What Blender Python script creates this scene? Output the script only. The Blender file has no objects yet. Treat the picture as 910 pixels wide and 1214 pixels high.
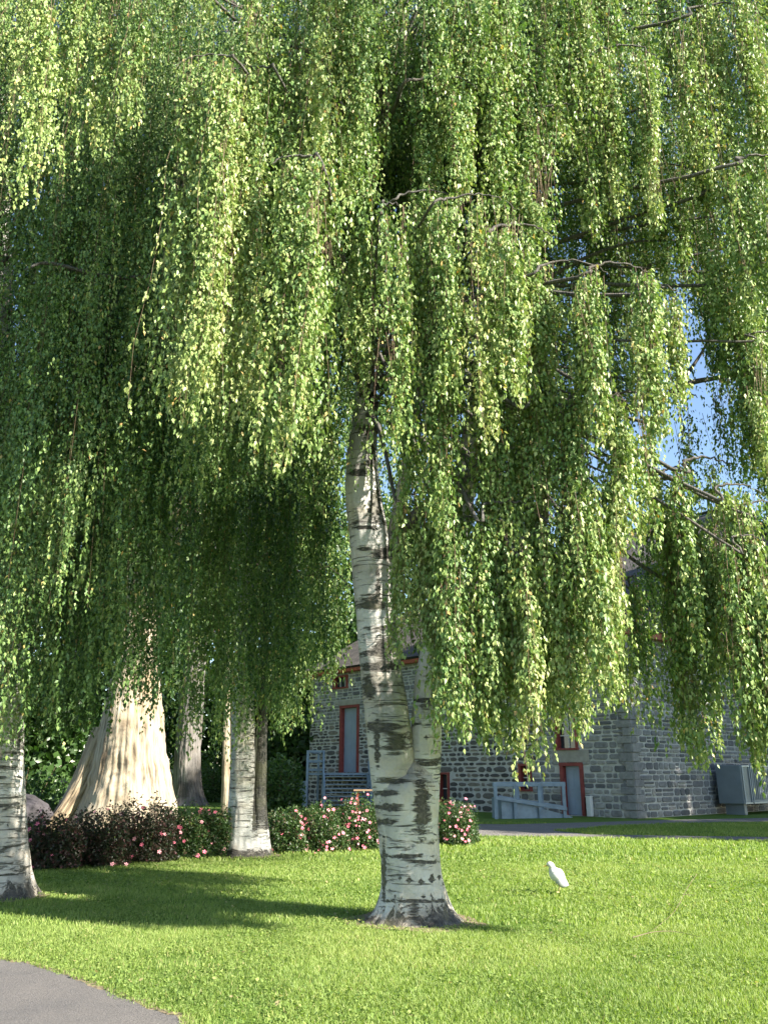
import bpy, bmesh, math, random
import numpy as np
from mathutils import Vector

random.seed(7)
RNG = np.random.default_rng(11)
SC = bpy.context.scene
COL = SC.collection
PI = math.pi

# ------------------------------------------------------------------ camera
CAM_H, PITCH, F = 1.6, math.radians(17.6), 979.0        # F in pixels of a 910 x 1214 frame
cd = bpy.data.cameras.new("camera")
cd.sensor_fit = 'VERTICAL'; cd.sensor_height = 36.0; cd.lens = 36.0 * F / 1214.0
cd.clip_start = 0.05; cd.clip_end = 3000
cam = bpy.data.objects.new("camera", cd); COL.objects.link(cam)
cam.location = (0, 0, CAM_H); cam.rotation_euler = (math.radians(90) + PITCH, 0, 0)
SC.camera = cam

# ------------------------------------------------------------------ world, sun, exposure
SUN_EL = math.radians(29)
SUN_DIR = Vector((0.88 * math.cos(SUN_EL), -0.475 * math.cos(SUN_EL), math.sin(SUN_EL)))   # towards the sun
w = bpy.data.worlds.new("World"); SC.world = w; w.use_nodes = True
nt = w.node_tree; nt.nodes.clear()
sky = nt.nodes.new('ShaderNodeTexSky'); sky.sky_type = 'NISHITA'; sky.sun_disc = False
sky.sun_elevation = SUN_EL
sky.sun_rotation = math.atan2(SUN_DIR.x, SUN_DIR.y)
sky.air_density = 1.0; sky.dust_density = 0.4; sky.ozone_density = 1.6
bg = nt.nodes.new('ShaderNodeBackground'); bg.inputs[1].default_value = 0.080
wo = nt.nodes.new('ShaderNodeOutputWorld')
nt.links.new(sky.outputs[0], bg.inputs[0]); nt.links.new(bg.outputs[0], wo.inputs[0])
sd = bpy.data.lights.new("sun", 'SUN'); sd.energy = 5.0; sd.angle = math.radians(0.55); sd.color = (1.0, 0.93, 0.80)
sun = bpy.data.objects.new("sun", sd); COL.objects.link(sun)
sun.rotation_euler = SUN_DIR.to_track_quat('Z', 'Y').to_euler()
SC.view_settings.view_transform = 'Standard'
try: SC.view_settings.look = 'None'
except Exception: pass
SC.view_settings.exposure = 1.98
SC.view_settings.gamma = 1.0
SC.cycles.max_bounces = 6; SC.cycles.diffuse_bounces = 3; SC.cycles.transmission_bounces = 4
SC.cycles.transparent_max_bounces = 6; SC.cycles.use_denoising = True

# ------------------------------------------------------------------ photo measurements -> world
cp, sp = math.cos(PITCH), math.sin(PITCH)
def zy(py, Y):                        # height of the sight line through row py at distance Y
    a = math.atan((607.0 - py) / F) + PITCH
    return CAM_H + Y * math.tan(a)
def wx(px, Y, Z):
    return (px - 455.0) / F * (Y * cp + (Z - CAM_H) * sp)
def at(px, py, Y):
    Z = zy(py, Y); return Vector((wx(px, Y, Z), Y, Z))
def gp(px, py, z=0.0):
    a = math.atan((607.0 - py) / F) + PITCH
    Y = (z - CAM_H) / math.tan(a); return Vector((wx(px, Y, z), Y, z))
def mpp(Y, Z): return (Y * cp + (Z - CAM_H) * sp) / F   # metres per photo pixel

# ------------------------------------------------------------------ noise
_P = RNG.permutation(4096).astype(np.int64); _V = RNG.random(4096)
def vnoise(x, y, z=0.0):
    x = np.asarray(x, float); y = np.asarray(y, float); z = np.asarray(z, float) + np.zeros_like(x)
    xi, yi, zi = np.floor(x).astype(np.int64), np.floor(y).astype(np.int64), np.floor(z).astype(np.int64)
    fx, fy, fz = x - xi, y - yi, z - zi
    fx, fy, fz = [f * f * (3 - 2 * f) for f in (fx, fy, fz)]
    def h(a, b, c): return _V[_P[(_P[(_P[a & 4095] + b) & 4095] + c) & 4095]]
    def l(a, b, t): return a + (b - a) * t
    return l(l(l(h(xi, yi, zi), h(xi+1, yi, zi), fx), l(h(xi, yi+1, zi), h(xi+1, yi+1, zi), fx), fy),
             l(l(h(xi, yi, zi+1), h(xi+1, yi, zi+1), fx), l(h(xi, yi+1, zi+1), h(xi+1, yi+1, zi+1), fx), fy), fz)

# ------------------------------------------------------------------ object helpers
def tag(o, label=None, cat=None, group=None, kind=None):
    if label: o['label'] = label
    if cat: o['category'] = cat
    if group: o['group'] = group
    if kind: o['kind'] = kind
    return o
def empty(name, loc, rz=0.0):
    o = bpy.data.objects.new(name, None); COL.objects.link(o); o.location = loc; o.rotation_euler = (0, 0, rz)
    o.empty_display_size = 0.2
    return o
def link(name, me, mat, parent=None):
    """mesh data is in world coordinates; a parent is an unrotated empty, so shift by its location"""
    o = bpy.data.objects.new(name, me); COL.objects.link(o)
    if mat is not None:
        for m in (mat if isinstance(mat, (list, tuple)) else [mat]): me.materials.append(m)
    if parent is not None:
        o.parent = parent
        t = Vector((0, 0, 0)); p = parent
        while p is not None: t += Vector(p.location); p = p.parent
        if t.length > 0: o.location = -t
    return o
def np_mesh(name, verts, faces, smooth=False, attrs=None, vecs=None):
    verts = np.ascontiguousarray(verts, dtype=np.float32); faces = np.ascontiguousarray(faces, dtype=np.int32)
    me = bpy.data.meshes.new(name); k = faces.shape[1]
    me.vertices.add(len(verts)); me.vertices.foreach_set("co", verts.ravel())
    me.loops.add(faces.size); me.loops.foreach_set("vertex_index", faces.ravel())
    me.polygons.add(len(faces)); me.polygons.foreach_set("loop_start", np.arange(0, faces.size, k, dtype=np.int32))
    me.polygons.foreach_set("loop_total", np.full(len(faces), k, dtype=np.int32))
    if smooth: me.polygons.foreach_set("use_smooth", np.ones(len(faces), dtype=bool))
    me.update(calc_edges=True)
    for n, a in (attrs or {}).items():
        at_ = me.attributes.new(n, 'FLOAT', 'POINT'); at_.data.foreach_set("value", np.ascontiguousarray(a, dtype=np.float32))
    for n, a in (vecs or {}).items():
        at_ = me.attributes.new(n, 'FLOAT_VECTOR', 'POINT'); at_.data.foreach_set("vector", np.ascontiguousarray(a, dtype=np.float32).ravel())
    return me
class MB:                               # collects boxes, bars and tubes for ONE mesh
    def __init__(s): s.v = []; s.f = []
    def add(s, vs, fs):
        b = len(s.v); s.v += [tuple(v) for v in vs]; s.f += [tuple(b + i for i in f) for f in fs]
    def box(s, c, ax, ay, az):          # centre and three half axes
        c, ax, ay, az = map(Vector, (c, ax, ay, az))
        vs = [c + ax*i + ay*j + az*k for k in (-1, 1) for j in (-1, 1) for i in (-1, 1)]
        s.add(vs, [(0,2,3,1),(4,5,7,6),(0,1,5,4),(2,6,7,3),(0,4,6,2),(1,3,7,5)])
    def bar(s, a, b, w_, h_, up=(0,0,1)):
        a, b = Vector(a), Vector(b); d = (b - a); L = d.length; d.normalize(); up = Vector(up)
        if abs(d.dot(up)) > 0.98: up = Vector((1, 0, 0))
        r = d.cross(up).normalized(); u = r.cross(d).normalized()
        s.box((a + b) / 2, d * L / 2, r * w_ / 2, u * h_ / 2)
    def tube(s, pts, rad, n=8, cap=True):
        pts = [Vector(p) for p in pts]; rings = []; prev = None
        for i, p in enumerate(pts):
            d = (pts[min(i+1, len(pts)-1)] - pts[max(i-1, 0)]).normalized()
            if prev is None:
                u = Vector((1, 0, 0)) if abs(d.x) < 0.8 else Vector((0, 1, 0))
                u = (u - d * u.dot(d)).normalized()
            else: u = (prev - d * prev.dot(d)).normalized()
            prev = u; v = d.cross(u); r = rad[i]
            rings.append([p + (u*math.cos(2*PI*k/n) + v*math.sin(2*PI*k/n)) * r for k in range(n)])
        vs = [q for r in rings for q in r]; fs = []
        for i in range(len(rings)-1):
            for k in range(n):
                a = i*n+k; b = i*n+(k+1) % n; fs.append((a, b, b+n, a+n))
        if cap: fs.append(tuple(range(n))[::-1]); fs.append(tuple((len(rings)-1)*n+k for k in range(n)))
        s.add(vs, fs)
    def build(s, name, mat, parent=None, bevel=0.0, smooth=False):
        me = bpy.data.meshes.new(name); me.from_pydata(s.v, [], s.f); me.update()
        bm = bmesh.new(); bm.from_mesh(me); bmesh.ops.recalc_face_normals(bm, faces=bm.faces[:]) if len(bm.faces) < 20000 else None
        bm.to_mesh(me); bm.free()
        if smooth:
            for p in me.polygons: p.use_smooth = True
        o = link(name, me, mat, parent)
        if bevel:
            m = o.modifiers.new("bevel", 'BEVEL'); m.width = bevel; m.segments = 2; m.limit_method = 'ANGLE'
        return o
def catmull(pts, n):
    P = [np.array(p, float) for p in pts]; out = []
    P = [2*P[0]-P[1]] + P + [2*P[-1]-P[-2]]
    for i in range(1, len(P)-2):
        for k in range(n):
            t = k / n
            out.append(0.5*((2*P[i]) + (-P[i-1]+P[i+1])*t + (2*P[i-1]-5*P[i]+4*P[i+1]-P[i+2])*t*t + (-P[i-1]+3*P[i]-3*P[i+1]+P[i+2])*t**3))
    out.append(P[-2]); return np.array(out)

# ------------------------------------------------------------------ materials
def mat(name):
    m = bpy.data.materials.new(name); m.use_nodes = True; t = m.node_tree
    return m, t, t.nodes['Principled BSDF'], t.nodes['Material Output']
def node(t, ty, **kw):
    n = t.nodes.new(ty)
    for k, v in kw.items(): setattr(n, k, v)
    return n
def ramp(t, fac, stops, interp='LINEAR'):
    r = node(t, 'ShaderNodeValToRGB'); r.color_ramp.interpolation = interp
    e = r.color_ramp.elements
    while len(e) < len(stops): e.new(0.5)
    for i, (p, c) in enumerate(stops):
        e[i].position = p; e[i].color = (*c, 1) if len(c) == 3 else c
    if fac is not None: t.links.new(fac, r.inputs[0])
    return r.outputs[0]
def noise(t, vec, scale, detail=4, rough=0.55, dist=0.0):
    n = node(t, 'ShaderNodeTexNoise'); n.inputs['Scale'].default_value = scale; n.inputs['Detail'].default_value = detail
    n.inputs['Roughness'].default_value = rough; n.inputs['Distortion'].default_value = dist
    if vec is not None: t.links.new(vec, n.inputs['Vector'])
    return n.outputs[0]
def mapping(t, vec, scale=(1,1,1), loc=(0,0,0)):
    m = node(t, 'ShaderNodeMapping'); m.inputs['Scale'].default_value = scale; m.inputs['Location'].default_value = loc
    t.links.new(vec, m.inputs[0]); return m.outputs[0]
def mixc(t, fac, a, b, mode='MIX'):
    m = node(t, 'ShaderNodeMix', data_type='RGBA', blend_type=mode)
    for s, v in ((0, fac), (6, a), (7, b)):
        if hasattr(v, 'links') or hasattr(v, 'is_linked'): t.links.new(v, m.inputs[s])
        else: m.inputs[s].default_value = v if s == 0 else (*v, 1)
    return m.outputs[2]
def math_(t, op, a, b=None, clamp=False):
    m = node(t, 'ShaderNodeMath', operation=op); m.use_clamp = clamp
    for i, v in enumerate((a, b)):
        if v is None: continue
        if hasattr(v, 'is_linked'): t.links.new(v, m.inputs[i])
        else: m.inputs[i].default_value = v
    return m.outputs[0]
def bump(t, b, h, strength=0.5, dist=0.02):
    n = node(t, 'ShaderNodeBump'); n.inputs['Strength'].default_value = strength; n.inputs['Distance'].default_value = dist
    t.links.new(h, n.inputs['Height']); t.links.new(n.outputs[0], b.inputs['Normal'])
def attr(t, name, out='Fac'): n = node(t, 'ShaderNodeAttribute'); n.attribute_name = name; return n.outputs[out]
def objco(t): return node(t, 'ShaderNodeTexCoord').outputs['Object']

def leaf_material(name, stops, trans=0.35, rough=0.42, spec=0.5):
    m, t, b, o = mat(name)
    c = ramp(t, attr(t, 'rnd'), stops)
    t.links.new(c, b.inputs['Base Color']); b.inputs['Roughness'].default_value = rough
    b.inputs['Specular IOR Level'].default_value = spec
    tr = node(t, 'ShaderNodeBsdfTranslucent')
    g = node(t, 'ShaderNodeHueSaturation'); g.inputs['Saturation'].default_value = 1.25; g.inputs['Value'].default_value = 1.35
    t.links.new(c, g.inputs['Color']); t.links.new(g.outputs[0], tr.inputs['Color'])
    mx = node(t, 'ShaderNodeMixShader'); mx.inputs[0].default_value = trans
    t.links.new(b.outputs[0], mx.inputs[1]); t.links.new(tr.outputs[0], mx.inputs[2]); t.links.new(mx.outputs[0], o.inputs['Surface'])
    return m
M = {}
M['birch_leaf'] = leaf_material("birch_leaves", [(0.0,(.035,.080,.024)),(0.35,(.12,.205,.060)),(0.7,(.25,.33,.105)),(0.93,(.38,.42,.17)),(0.965,(.46,.42,.15)),(1.0,(.42,.25,.10))], trans=.22, rough=.45, spec=.35)
M['cotton_leaf'] = leaf_material("cottonwood_leaves", [(0.0,(.030,.065,.02)),(0.5,(.055,.11,.03)),(1.0,(.10,.165,.04))])
M['rose_leaf'] = leaf_material("rose_leaves", [(0.0,(.020,.045,.018)),(0.6,(.045,.09,.028)),(0.9,(.09,.14,.04)),(1.0,(.16,.10,.07))])
M['rose_leaf_red'] = leaf_material("rose_leaves_reddish", [(0.0,(.016,.026,.014)),(0.55,(.035,.055,.024)),(0.85,(.075,.040,.034)),(1.0,(.15,.07,.07))])
M['grass'] = leaf_material("grass_blades", [(0.0,(.095,.165,.040)),(0.5,(.225,.31,.078)),(0.88,(.34,.40,.135)),(0.95,(.38,.37,.15)),(1.0,(.45,.38,.2))], trans=0.4, rough=0.5, spec=0.3)
def flower_mat(name, c):
    m, t, b, o = mat(name); b.inputs['Base Color'].default_value = (*c, 1); b.inputs['Roughness'].default_value = .6; return m
M['petal'] = flower_mat("rose_petals", (.72, .17, .25))
M['petal_light'] = flower_mat("pale_rose_petals", (.78, .36, .40))

def birch_bark():
    m, t, b, o = mat("birch_bark")
    uv = attr(t, 'bark', 'Vector'); scar = attr(t, 'scar'); basez = attr(t, 'basez')
    wob = noise(t, uv, 3.0, 4)
    blot = noise(t, uv, 1.4, 5, 0.6)
    white = ramp(t, blot, [(0.30,(.24,.23,.21)),(0.46,(.45,.435,.40)),(0.62,(.60,.59,.56))])
    tan = noise(t, mapping(t, uv, (1.0, 3.0, 1.0), (4, 2, 0)), 1.6, 4)
    white = mixc(t, ramp(t, tan, [(0.5,(0,0,0)),(0.75,(.55,.55,.55))]), white, (.52, .42, .30))
    # short horizontal lenticels
    l1 = noise(t, mapping(t, uv, (5.0, 42.0, 1.0)), 1.0, 2, 0.5, 0.3)
    d1 = ramp(t, l1, [(0.66,(0,0,0)),(0.70,(.75,.75,.75))])
    # wide broken dark bands
    l2 = noise(t, mapping(t, uv, (1.9, 8.5, 1.0), (7, 3, 0)), 1.0, 7, 0.80, 1.1)
    zone = noise(t, mapping(t, uv, (0.5, 0.9, 1.0), (1, 9, 0)), 1.0, 2)
    l2z = math_(t, 'ADD', l2, math_(t, 'MULTIPLY', math_(t, 'SUBTRACT', zone, 0.5), 0.42))
    d2 = ramp(t, l2z, [(0.565,(0,0,0)),(0.64,(1,1,1))])
    d3n = noise(t, mapping(t, uv, (9.0, 17.0, 1.0)), 1.0, 6, 0.8, 0.6)
    sc = math_(t, 'ADD', scar, math_(t, 'MULTIPLY', math_(t, 'SUBTRACT', d3n, 0.5), 2.2))
    d3 = ramp(t, sc, [(0.50,(0,0,0)),(0.68,(1,1,1))])
    vn = noise(t, mapping(t, uv, (22.0, 6.0, 1.0)), 1.0, 6, 0.75, 0.8)
    d4 = ramp(t, math_(t, 'ADD', basez, math_(t, 'MULTIPLY', math_(t, 'SUBTRACT', vn, 0.5), 3.0)), [(0.45,(0,0,0)),(0.62,(1,1,1))])
    rough_c = ramp(t, basez, [(0.25,(0,0,0)),(0.6,(1,1,1))])
    white = mixc(t, rough_c, white, (.24, .215, .175))
    dark = math_(t, 'MAXIMUM', math_(t, 'MAXIMUM', math_(t, 'MAXIMUM', d1, d2), d3), d4, True)
    fine = noise(t, uv, 30.0, 4)
    dk = ramp(t, fine, [(0.3,(.022,.020,.018)),(0.52,(.055,.05,.042)),(0.72,(.17,.155,.13))])
    moss = noise(t, uv, 2.1, 3)
    dk = mixc(t, ramp(t, moss, [(0.5,(0,0,0)),(0.65,(.55,.55,.55))]), dk, (.10, .10, .05))
    col = mixc(t, dark, white, dk)
    t.links.new(col, b.inputs['Base Color']); b.inputs['Roughness'].default_value = .62
    h = math_(t, 'SUBTRACT', math_(t, 'MULTIPLY', fine, 0.5), math_(t, 'MULTIPLY', dark, 0.8))
    bump(t, b, math_(t, 'ADD', h, math_(t, 'MULTIPLY', blot, 1.2)), 1.0, 0.022)
    return m
M['birch_bark'] = birch_bark()
def furrow_bark(name, c0, c1, c2, sc=1.0):
    m, t, b, o = mat(name)
    uv = attr(t, 'bark', 'Vector')
    n1 = noise(t, mapping(t, uv, (15*sc, 0.5*sc, 1.0)), 1.0, 5, 0.62, 0.5)
    n2 = noise(t, mapping(t, uv, (42*sc, 1.8*sc, 1.0)), 1.0, 4, 0.6)
    n3 = noise(t, uv, 0.7, 3)
    h = math_(t, 'ADD', math_(t, 'MULTIPLY', n1, 0.6), math_(t, 'MULTIPLY', n2, 0.45))
    c = ramp(t, h, [(0.42,c0),(0.51,c1),(0.64,c2)])
    c = mixc(t, ramp(t, n3, [(0.45,(0,0,0)),(0.7,(.5,.5,.5))]), c, (c1[0]*1.15, c1[1]*0.95, c1[2]*0.7))
    t.links.new(c, b.inputs['Base Color']); b.inputs['Roughness'].default_value = .9
    bump(t, b, h, 1.0, 0.09)
    return m
M['cotton_bark'] = furrow_bark("cottonwood_bark", (.085,.064,.046), (.27,.225,.165), (.38,.33,.255))
M['grey_bark'] = furrow_bark("grey_bark", (.04,.038,.036), (.12,.112,.105), (.20,.185,.17), 1.3)
M['brown_bark'] = furrow_bark("brown_bark", (.045,.035,.028), (.11,.09,.07), (.18,.15,.12), 2.0)
def plain(name, c, rough=.7, var=.25, scale=6.0, bmp=.3, metal=0.0, stretch=(1,1,1)):
    m, t, b, o = mat(name); co = mapping(t, objco(t), stretch)
    n = noise(t, co, scale, 5, .6)
    lo = tuple(x*(1-var) for x in c); hi = tuple(min(1, x*(1+var)) for x in c)
    t.links.new(ramp(t, n, [(0.3,lo),(0.7,hi)]), b.inputs['Base Color'])
    b.inputs['Roughness'].default_value = rough; b.inputs['Metallic'].default_value = metal
    if bmp: bump(t, b, noise(t, co, scale*6, 4), bmp, .01)
    return m
M['blue_paint'] = plain("blue_grey_painted_timber", (.19,.26,.33), .6, .22, 3.0)
M['door_paint'] = plain("pale_blue_door_paint", (.29,.36,.46), .5, .10, 1.5)
M['red_paint'] = plain("dark_red_paint", (.24,.045,.038), .6, .25, 4.0)
M['eave_paint'] = plain("orange_red_eave_paint", (.36,.085,.045), .6, .25, 3.0)
M['dark'] = plain("dark_void", (.02,.02,.022), .8, .3, 3.0)
M['wood'] = plain("weathered_bench_timber", (.24,.155,.095), .7, .3, 4.0, stretch=(1,6,6))
M['metal'] = plain("grey_sheet_metal", (.20,.24,.28), .45, .12, 2.0, .1, .3)
M['metal_light'] = plain("pale_metal_edging", (.42,.47,.50), .4, .1, 2.0, .1, .3)
M['iron'] = plain("black_iron", (.025,.027,.03), .5, .2, 5.0)
M['rock'] = plain("violet_grey_rock", (.05,.045,.052), .9, .35, 2.5, .8)
M['pale_wall'] = plain("pale_render", (.45,.50,.56), .8, .1, 1.0)
M['lintel'] = plain("lintel_stone", (.34,.32,.28), .85, .18, 3.0, .5)
M['twig'] = plain("brown_twigs", (.13,.085,.05), .8, .3, 6.0)
M['stick'] = plain("dead_twigs", (.13,.095,.06), .8, .3, 6.0)
M['feather'] = plain("white_feathers", (.62,.62,.60), .7, .04, 20.0, .1)
M['wing'] = plain("pale_grey_feathers", (.46,.47,.49), .7, .08, 20.0, .1)
M['beak'] = plain("yellow_beak", (.65,.42,.08), .5, .1, 20.0, 0)
M['leg'] = plain("pale_yellow_leg", (.60,.50,.22), .5, .1, 20.0, 0)
M['white'] = plain("white_plastic", (.7,.7,.68), .5, .05, 5.0, 0)
def glass_mat():
    m, t, b, o = mat("window_glass"); b.inputs['Base Color'].default_value = (.03,.04,.05,1); b.inputs['Roughness'].default_value = .08
    b.inputs['Specular IOR Level'].default_value = .8; return m
M['glass'] = glass_mat()
def stone_mat(name, stops):
    m, t, b, o = mat(name); co = objco(t)
    c = ramp(t, attr(t, 'rnd'), stops)
    n = noise(t, co, 7.0, 5, .65); n2 = noise(t, co, 38.0, 4, .6)
    c = mixc(t, 1.0, c, ramp(t, n, [(0.25,(.62,.62,.62)),(0.75,(1.25,1.22,1.18))]), 'MULTIPLY')
    t.links.new(c, b.inputs['Base Color']); b.inputs['Roughness'].default_value = .9
    bump(t, b, math_(t, 'ADD', n, math_(t, 'MULTIPLY', n2, .4)), .9, .03); return m
M['stone'] = stone_mat("limestone_blocks", [(0,(.13,.135,.145)),(0.25,(.20,.205,.215)),(0.7,(.28,.285,.285)),(1,(.38,.37,.345))])
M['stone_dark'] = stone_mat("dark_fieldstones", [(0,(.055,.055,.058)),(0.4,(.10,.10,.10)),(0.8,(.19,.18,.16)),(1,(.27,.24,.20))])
def mortar_mat():
    m, t, b, o = mat("lime_mortar"); co = objco(t)
    n = noise(t, co, 5.0, 5, .6)
    t.links.new(ramp(t, n, [(0.3,(.40,.40,.39)),(0.7,(.60,.595,.57))]), b.inputs['Base Color'])
    b.inputs['Roughness'].default_value = .95; bump(t, b, noise(t, co, 40, 4), .6, .01); return m
M['mortar'] = mortar_mat()
def shingle_mat():
    m, t, b, o = mat("dark_shingles"); co = attr(t, 'bark', 'Vector')
    br = node(t, 'ShaderNodeTexBrick'); br.inputs['Scale'].default_value = 1.0
    br.inputs['Brick Width'].default_value = .30; br.inputs['Row Height'].default_value = .22; br.inputs['Mortar Size'].default_value = .012
    br.inputs['Color1'].default_value = (.055,.05,.048,1); br.inputs['Color2'].default_value = (.10,.09,.085,1); br.inputs['Mortar'].default_value = (.018,.017,.016,1)
    t.links.new(co, br.inputs['Vector'])
    n = noise(t, co, .8, 5, .6)
    c = mixc(t, 1.0, br.outputs[0], ramp(t, n, [(0.3,(.7,.68,.66)),(0.7,(1.35,1.28,1.2))]), 'MULTIPLY')
    t.links.new(c, b.inputs['Base Color']); b.inputs['Roughness'].default_value = .9
    bump(t, b, br.outputs[1], -.8, .03); return m
M['shingle'] = shingle_mat()
def ground_mat():
    m, t, b, o = mat("lawn_turf"); co = objco(t)
    n1 = noise(t, co, .35, 4); n2 = noise(t, co, 9.0, 5, .7); n3 = noise(t, mapping(t, co, (1,1,1),(9,4,0)), 1.3, 4, .6)
    c = ramp(t, n2, [(0.25,(.06,.11,.025)),(0.5,(.12,.21,.04)),(0.75,(.20,.28,.065))])
    c = mixc(t, ramp(t, n1, [(0.4,(0,0,0)),(0.65,(.45,.45,.45))]), c, (.20,.26,.07))
    c = mixc(t, ramp(t, n3, [(0.63,(0,0,0)),(0.74,(.6,.6,.6))]), c, (.27,.24,.13))
    t.links.new(c, b.inputs['Base Color']); b.inputs['Roughness'].default_value = 1.0; b.inputs['Specular IOR Level'].default_value = .05
    bump(t, b, noise(t, co, 28.0, 5, .75), 1.0, .06); return m
M['turf'] = ground_mat()
def asphalt_mat(name, c, s=.0):
    m, t, b, o = mat(name); co = objco(t)
    n = noise(t, co, 110.0, 3, .7); n2 = noise(t, co, 1.4, 4)
    cc = ramp(t, n, [(0.3,tuple(x*.6 for x in c)),(0.7,tuple(x*1.4 for x in c))])
    n3 = noise(t, mapping(t, co, (1,1,1), (3,1,0)), 6.0, 6, .75); cc = mixc(t, ramp(t, n3, [(0.56,(0,0,0)),(0.70,(.45,.45,.45))]), cc, tuple(x*.55 for x in c))
    cc = mixc(t, 1.0, cc, ramp(t, n2, [(0.3,(.85,.85,.86)),(0.7,(1.15,1.12,1.08))]), 'MULTIPLY')
    t.links.new(cc, b.inputs['Base Color']); b.inputs['Roughness'].default_value = .85
    bump(t, b, math_(t, 'ADD', n, noise(t, co, 35.0, 5, .8)), 1.0, .02); return m
M['asphalt'] = asphalt_mat("worn_asphalt", (.155,.145,.14))
M['gravel'] = asphalt_mat("grey_path_surface", (.17,.16,.15))
M['soil'] = plain("bare_soil", (.20,.155,.095), .95, .35, 12.0, .8)

# ------------------------------------------------------------------ ground
def sheet(name, pts, z, material, kind='structure', label=None, cat=None):
    bm = bmesh.new(); vs = [bm.verts.new((p[0], p[1], z)) for p in pts]; f = bm.faces.new(vs)
    f.normal_update()
    if f.normal.z < 0: f.normal_flip()
    bmesh.ops.triangulate(bm, faces=bm.faces[:])
    me = bpy.data.meshes.new(name); bm.to_mesh(me); bm.free()
    o = link(name, me, material); tag(o, label, cat, None, kind); return o
sheet("lawn", [(-900,-300),(900,-300),(900,1500),(-900,1500)], 0.0, M['turf'], label="wide mown green lawn around the birches and the stone house", cat="lawn")
def smooth_px(pts, n=6, wob=.0):
    c = catmull(pts, n); return [(x, y) for x, y in c]
edge = [gp(x, y) for x, y in [(-420,1112),(-200,1117),(-60,1128),(0,1139),(40,1147),(85,1161),(130,1179),(175,1198),(215,1216)]]
e2 = [(p.x, p.y) for p in edge] + [(-1.35,5.3),(-1.0,4.2),(-.8,3),(-.7,1)]
e2 = [tuple(p) for p in catmull(e2, 8)]
e2 = [(x + .05*(float(vnoise(i*.9, 3.3))-.5), y + .07*(float(vnoise(i*.7, 8.1))-.5)) for i, (x, y) in enumerate(e2)]
ASPH = e2 + [(-.7,-6),(-30,-6),(-30, e2[0][1]+.6)]
sheet("asphalt_path", ASPH, 0.012, M['asphalt'], label="grey asphalt path curving through the near lower left corner", cat="path")
soil_strip = [(x+.05+.05*float(vnoise(i*.8,1.2)), y+.04+.05*float(vnoise(i*.8,5.2))) for i, (x, y) in enumerate(e2)]
sheet("path_edge_soil", soil_strip + e2[::-1], 0.008, M['soil'], label="thin worn soil edge between the asphalt and the lawn", cat="soil")
def gpl(l): return [(gp(x, y).x, gp(x, y).y) for x, y in l]
FAR1 = gpl([(300,989),(480,990.5),(700,993),(1000,998.5),(1500,1006),(1500,1001),(1000,993.8),(700,989.6),(655,985),(720,979.5),(800,976),(1000,972),(1500,966),(1500,962.5),(1000,968),(800,972),(700,975),(600,977.5),(480,976),(300,972)])
sheet("far_path", FAR1, 0.006, M['gravel'], label="grey forked path in front of the stone house", cat="path")

def in_poly(x, y, poly):
    ins = np.zeros(len(x), bool); n = len(poly)
    for i in range(n):
        x1, y1 = poly[i]; x2, y2 = poly[(i+1) % n]
        c = ((y1 > y) != (y2 > y)) & (x < (x2-x1)*(y-y1)/((y2-y1) if y2 != y1 else 1e-9) + x1)
        ins ^= c
    return ins
TREE_BASES = []    # (x, y, r) keep blades out

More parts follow.
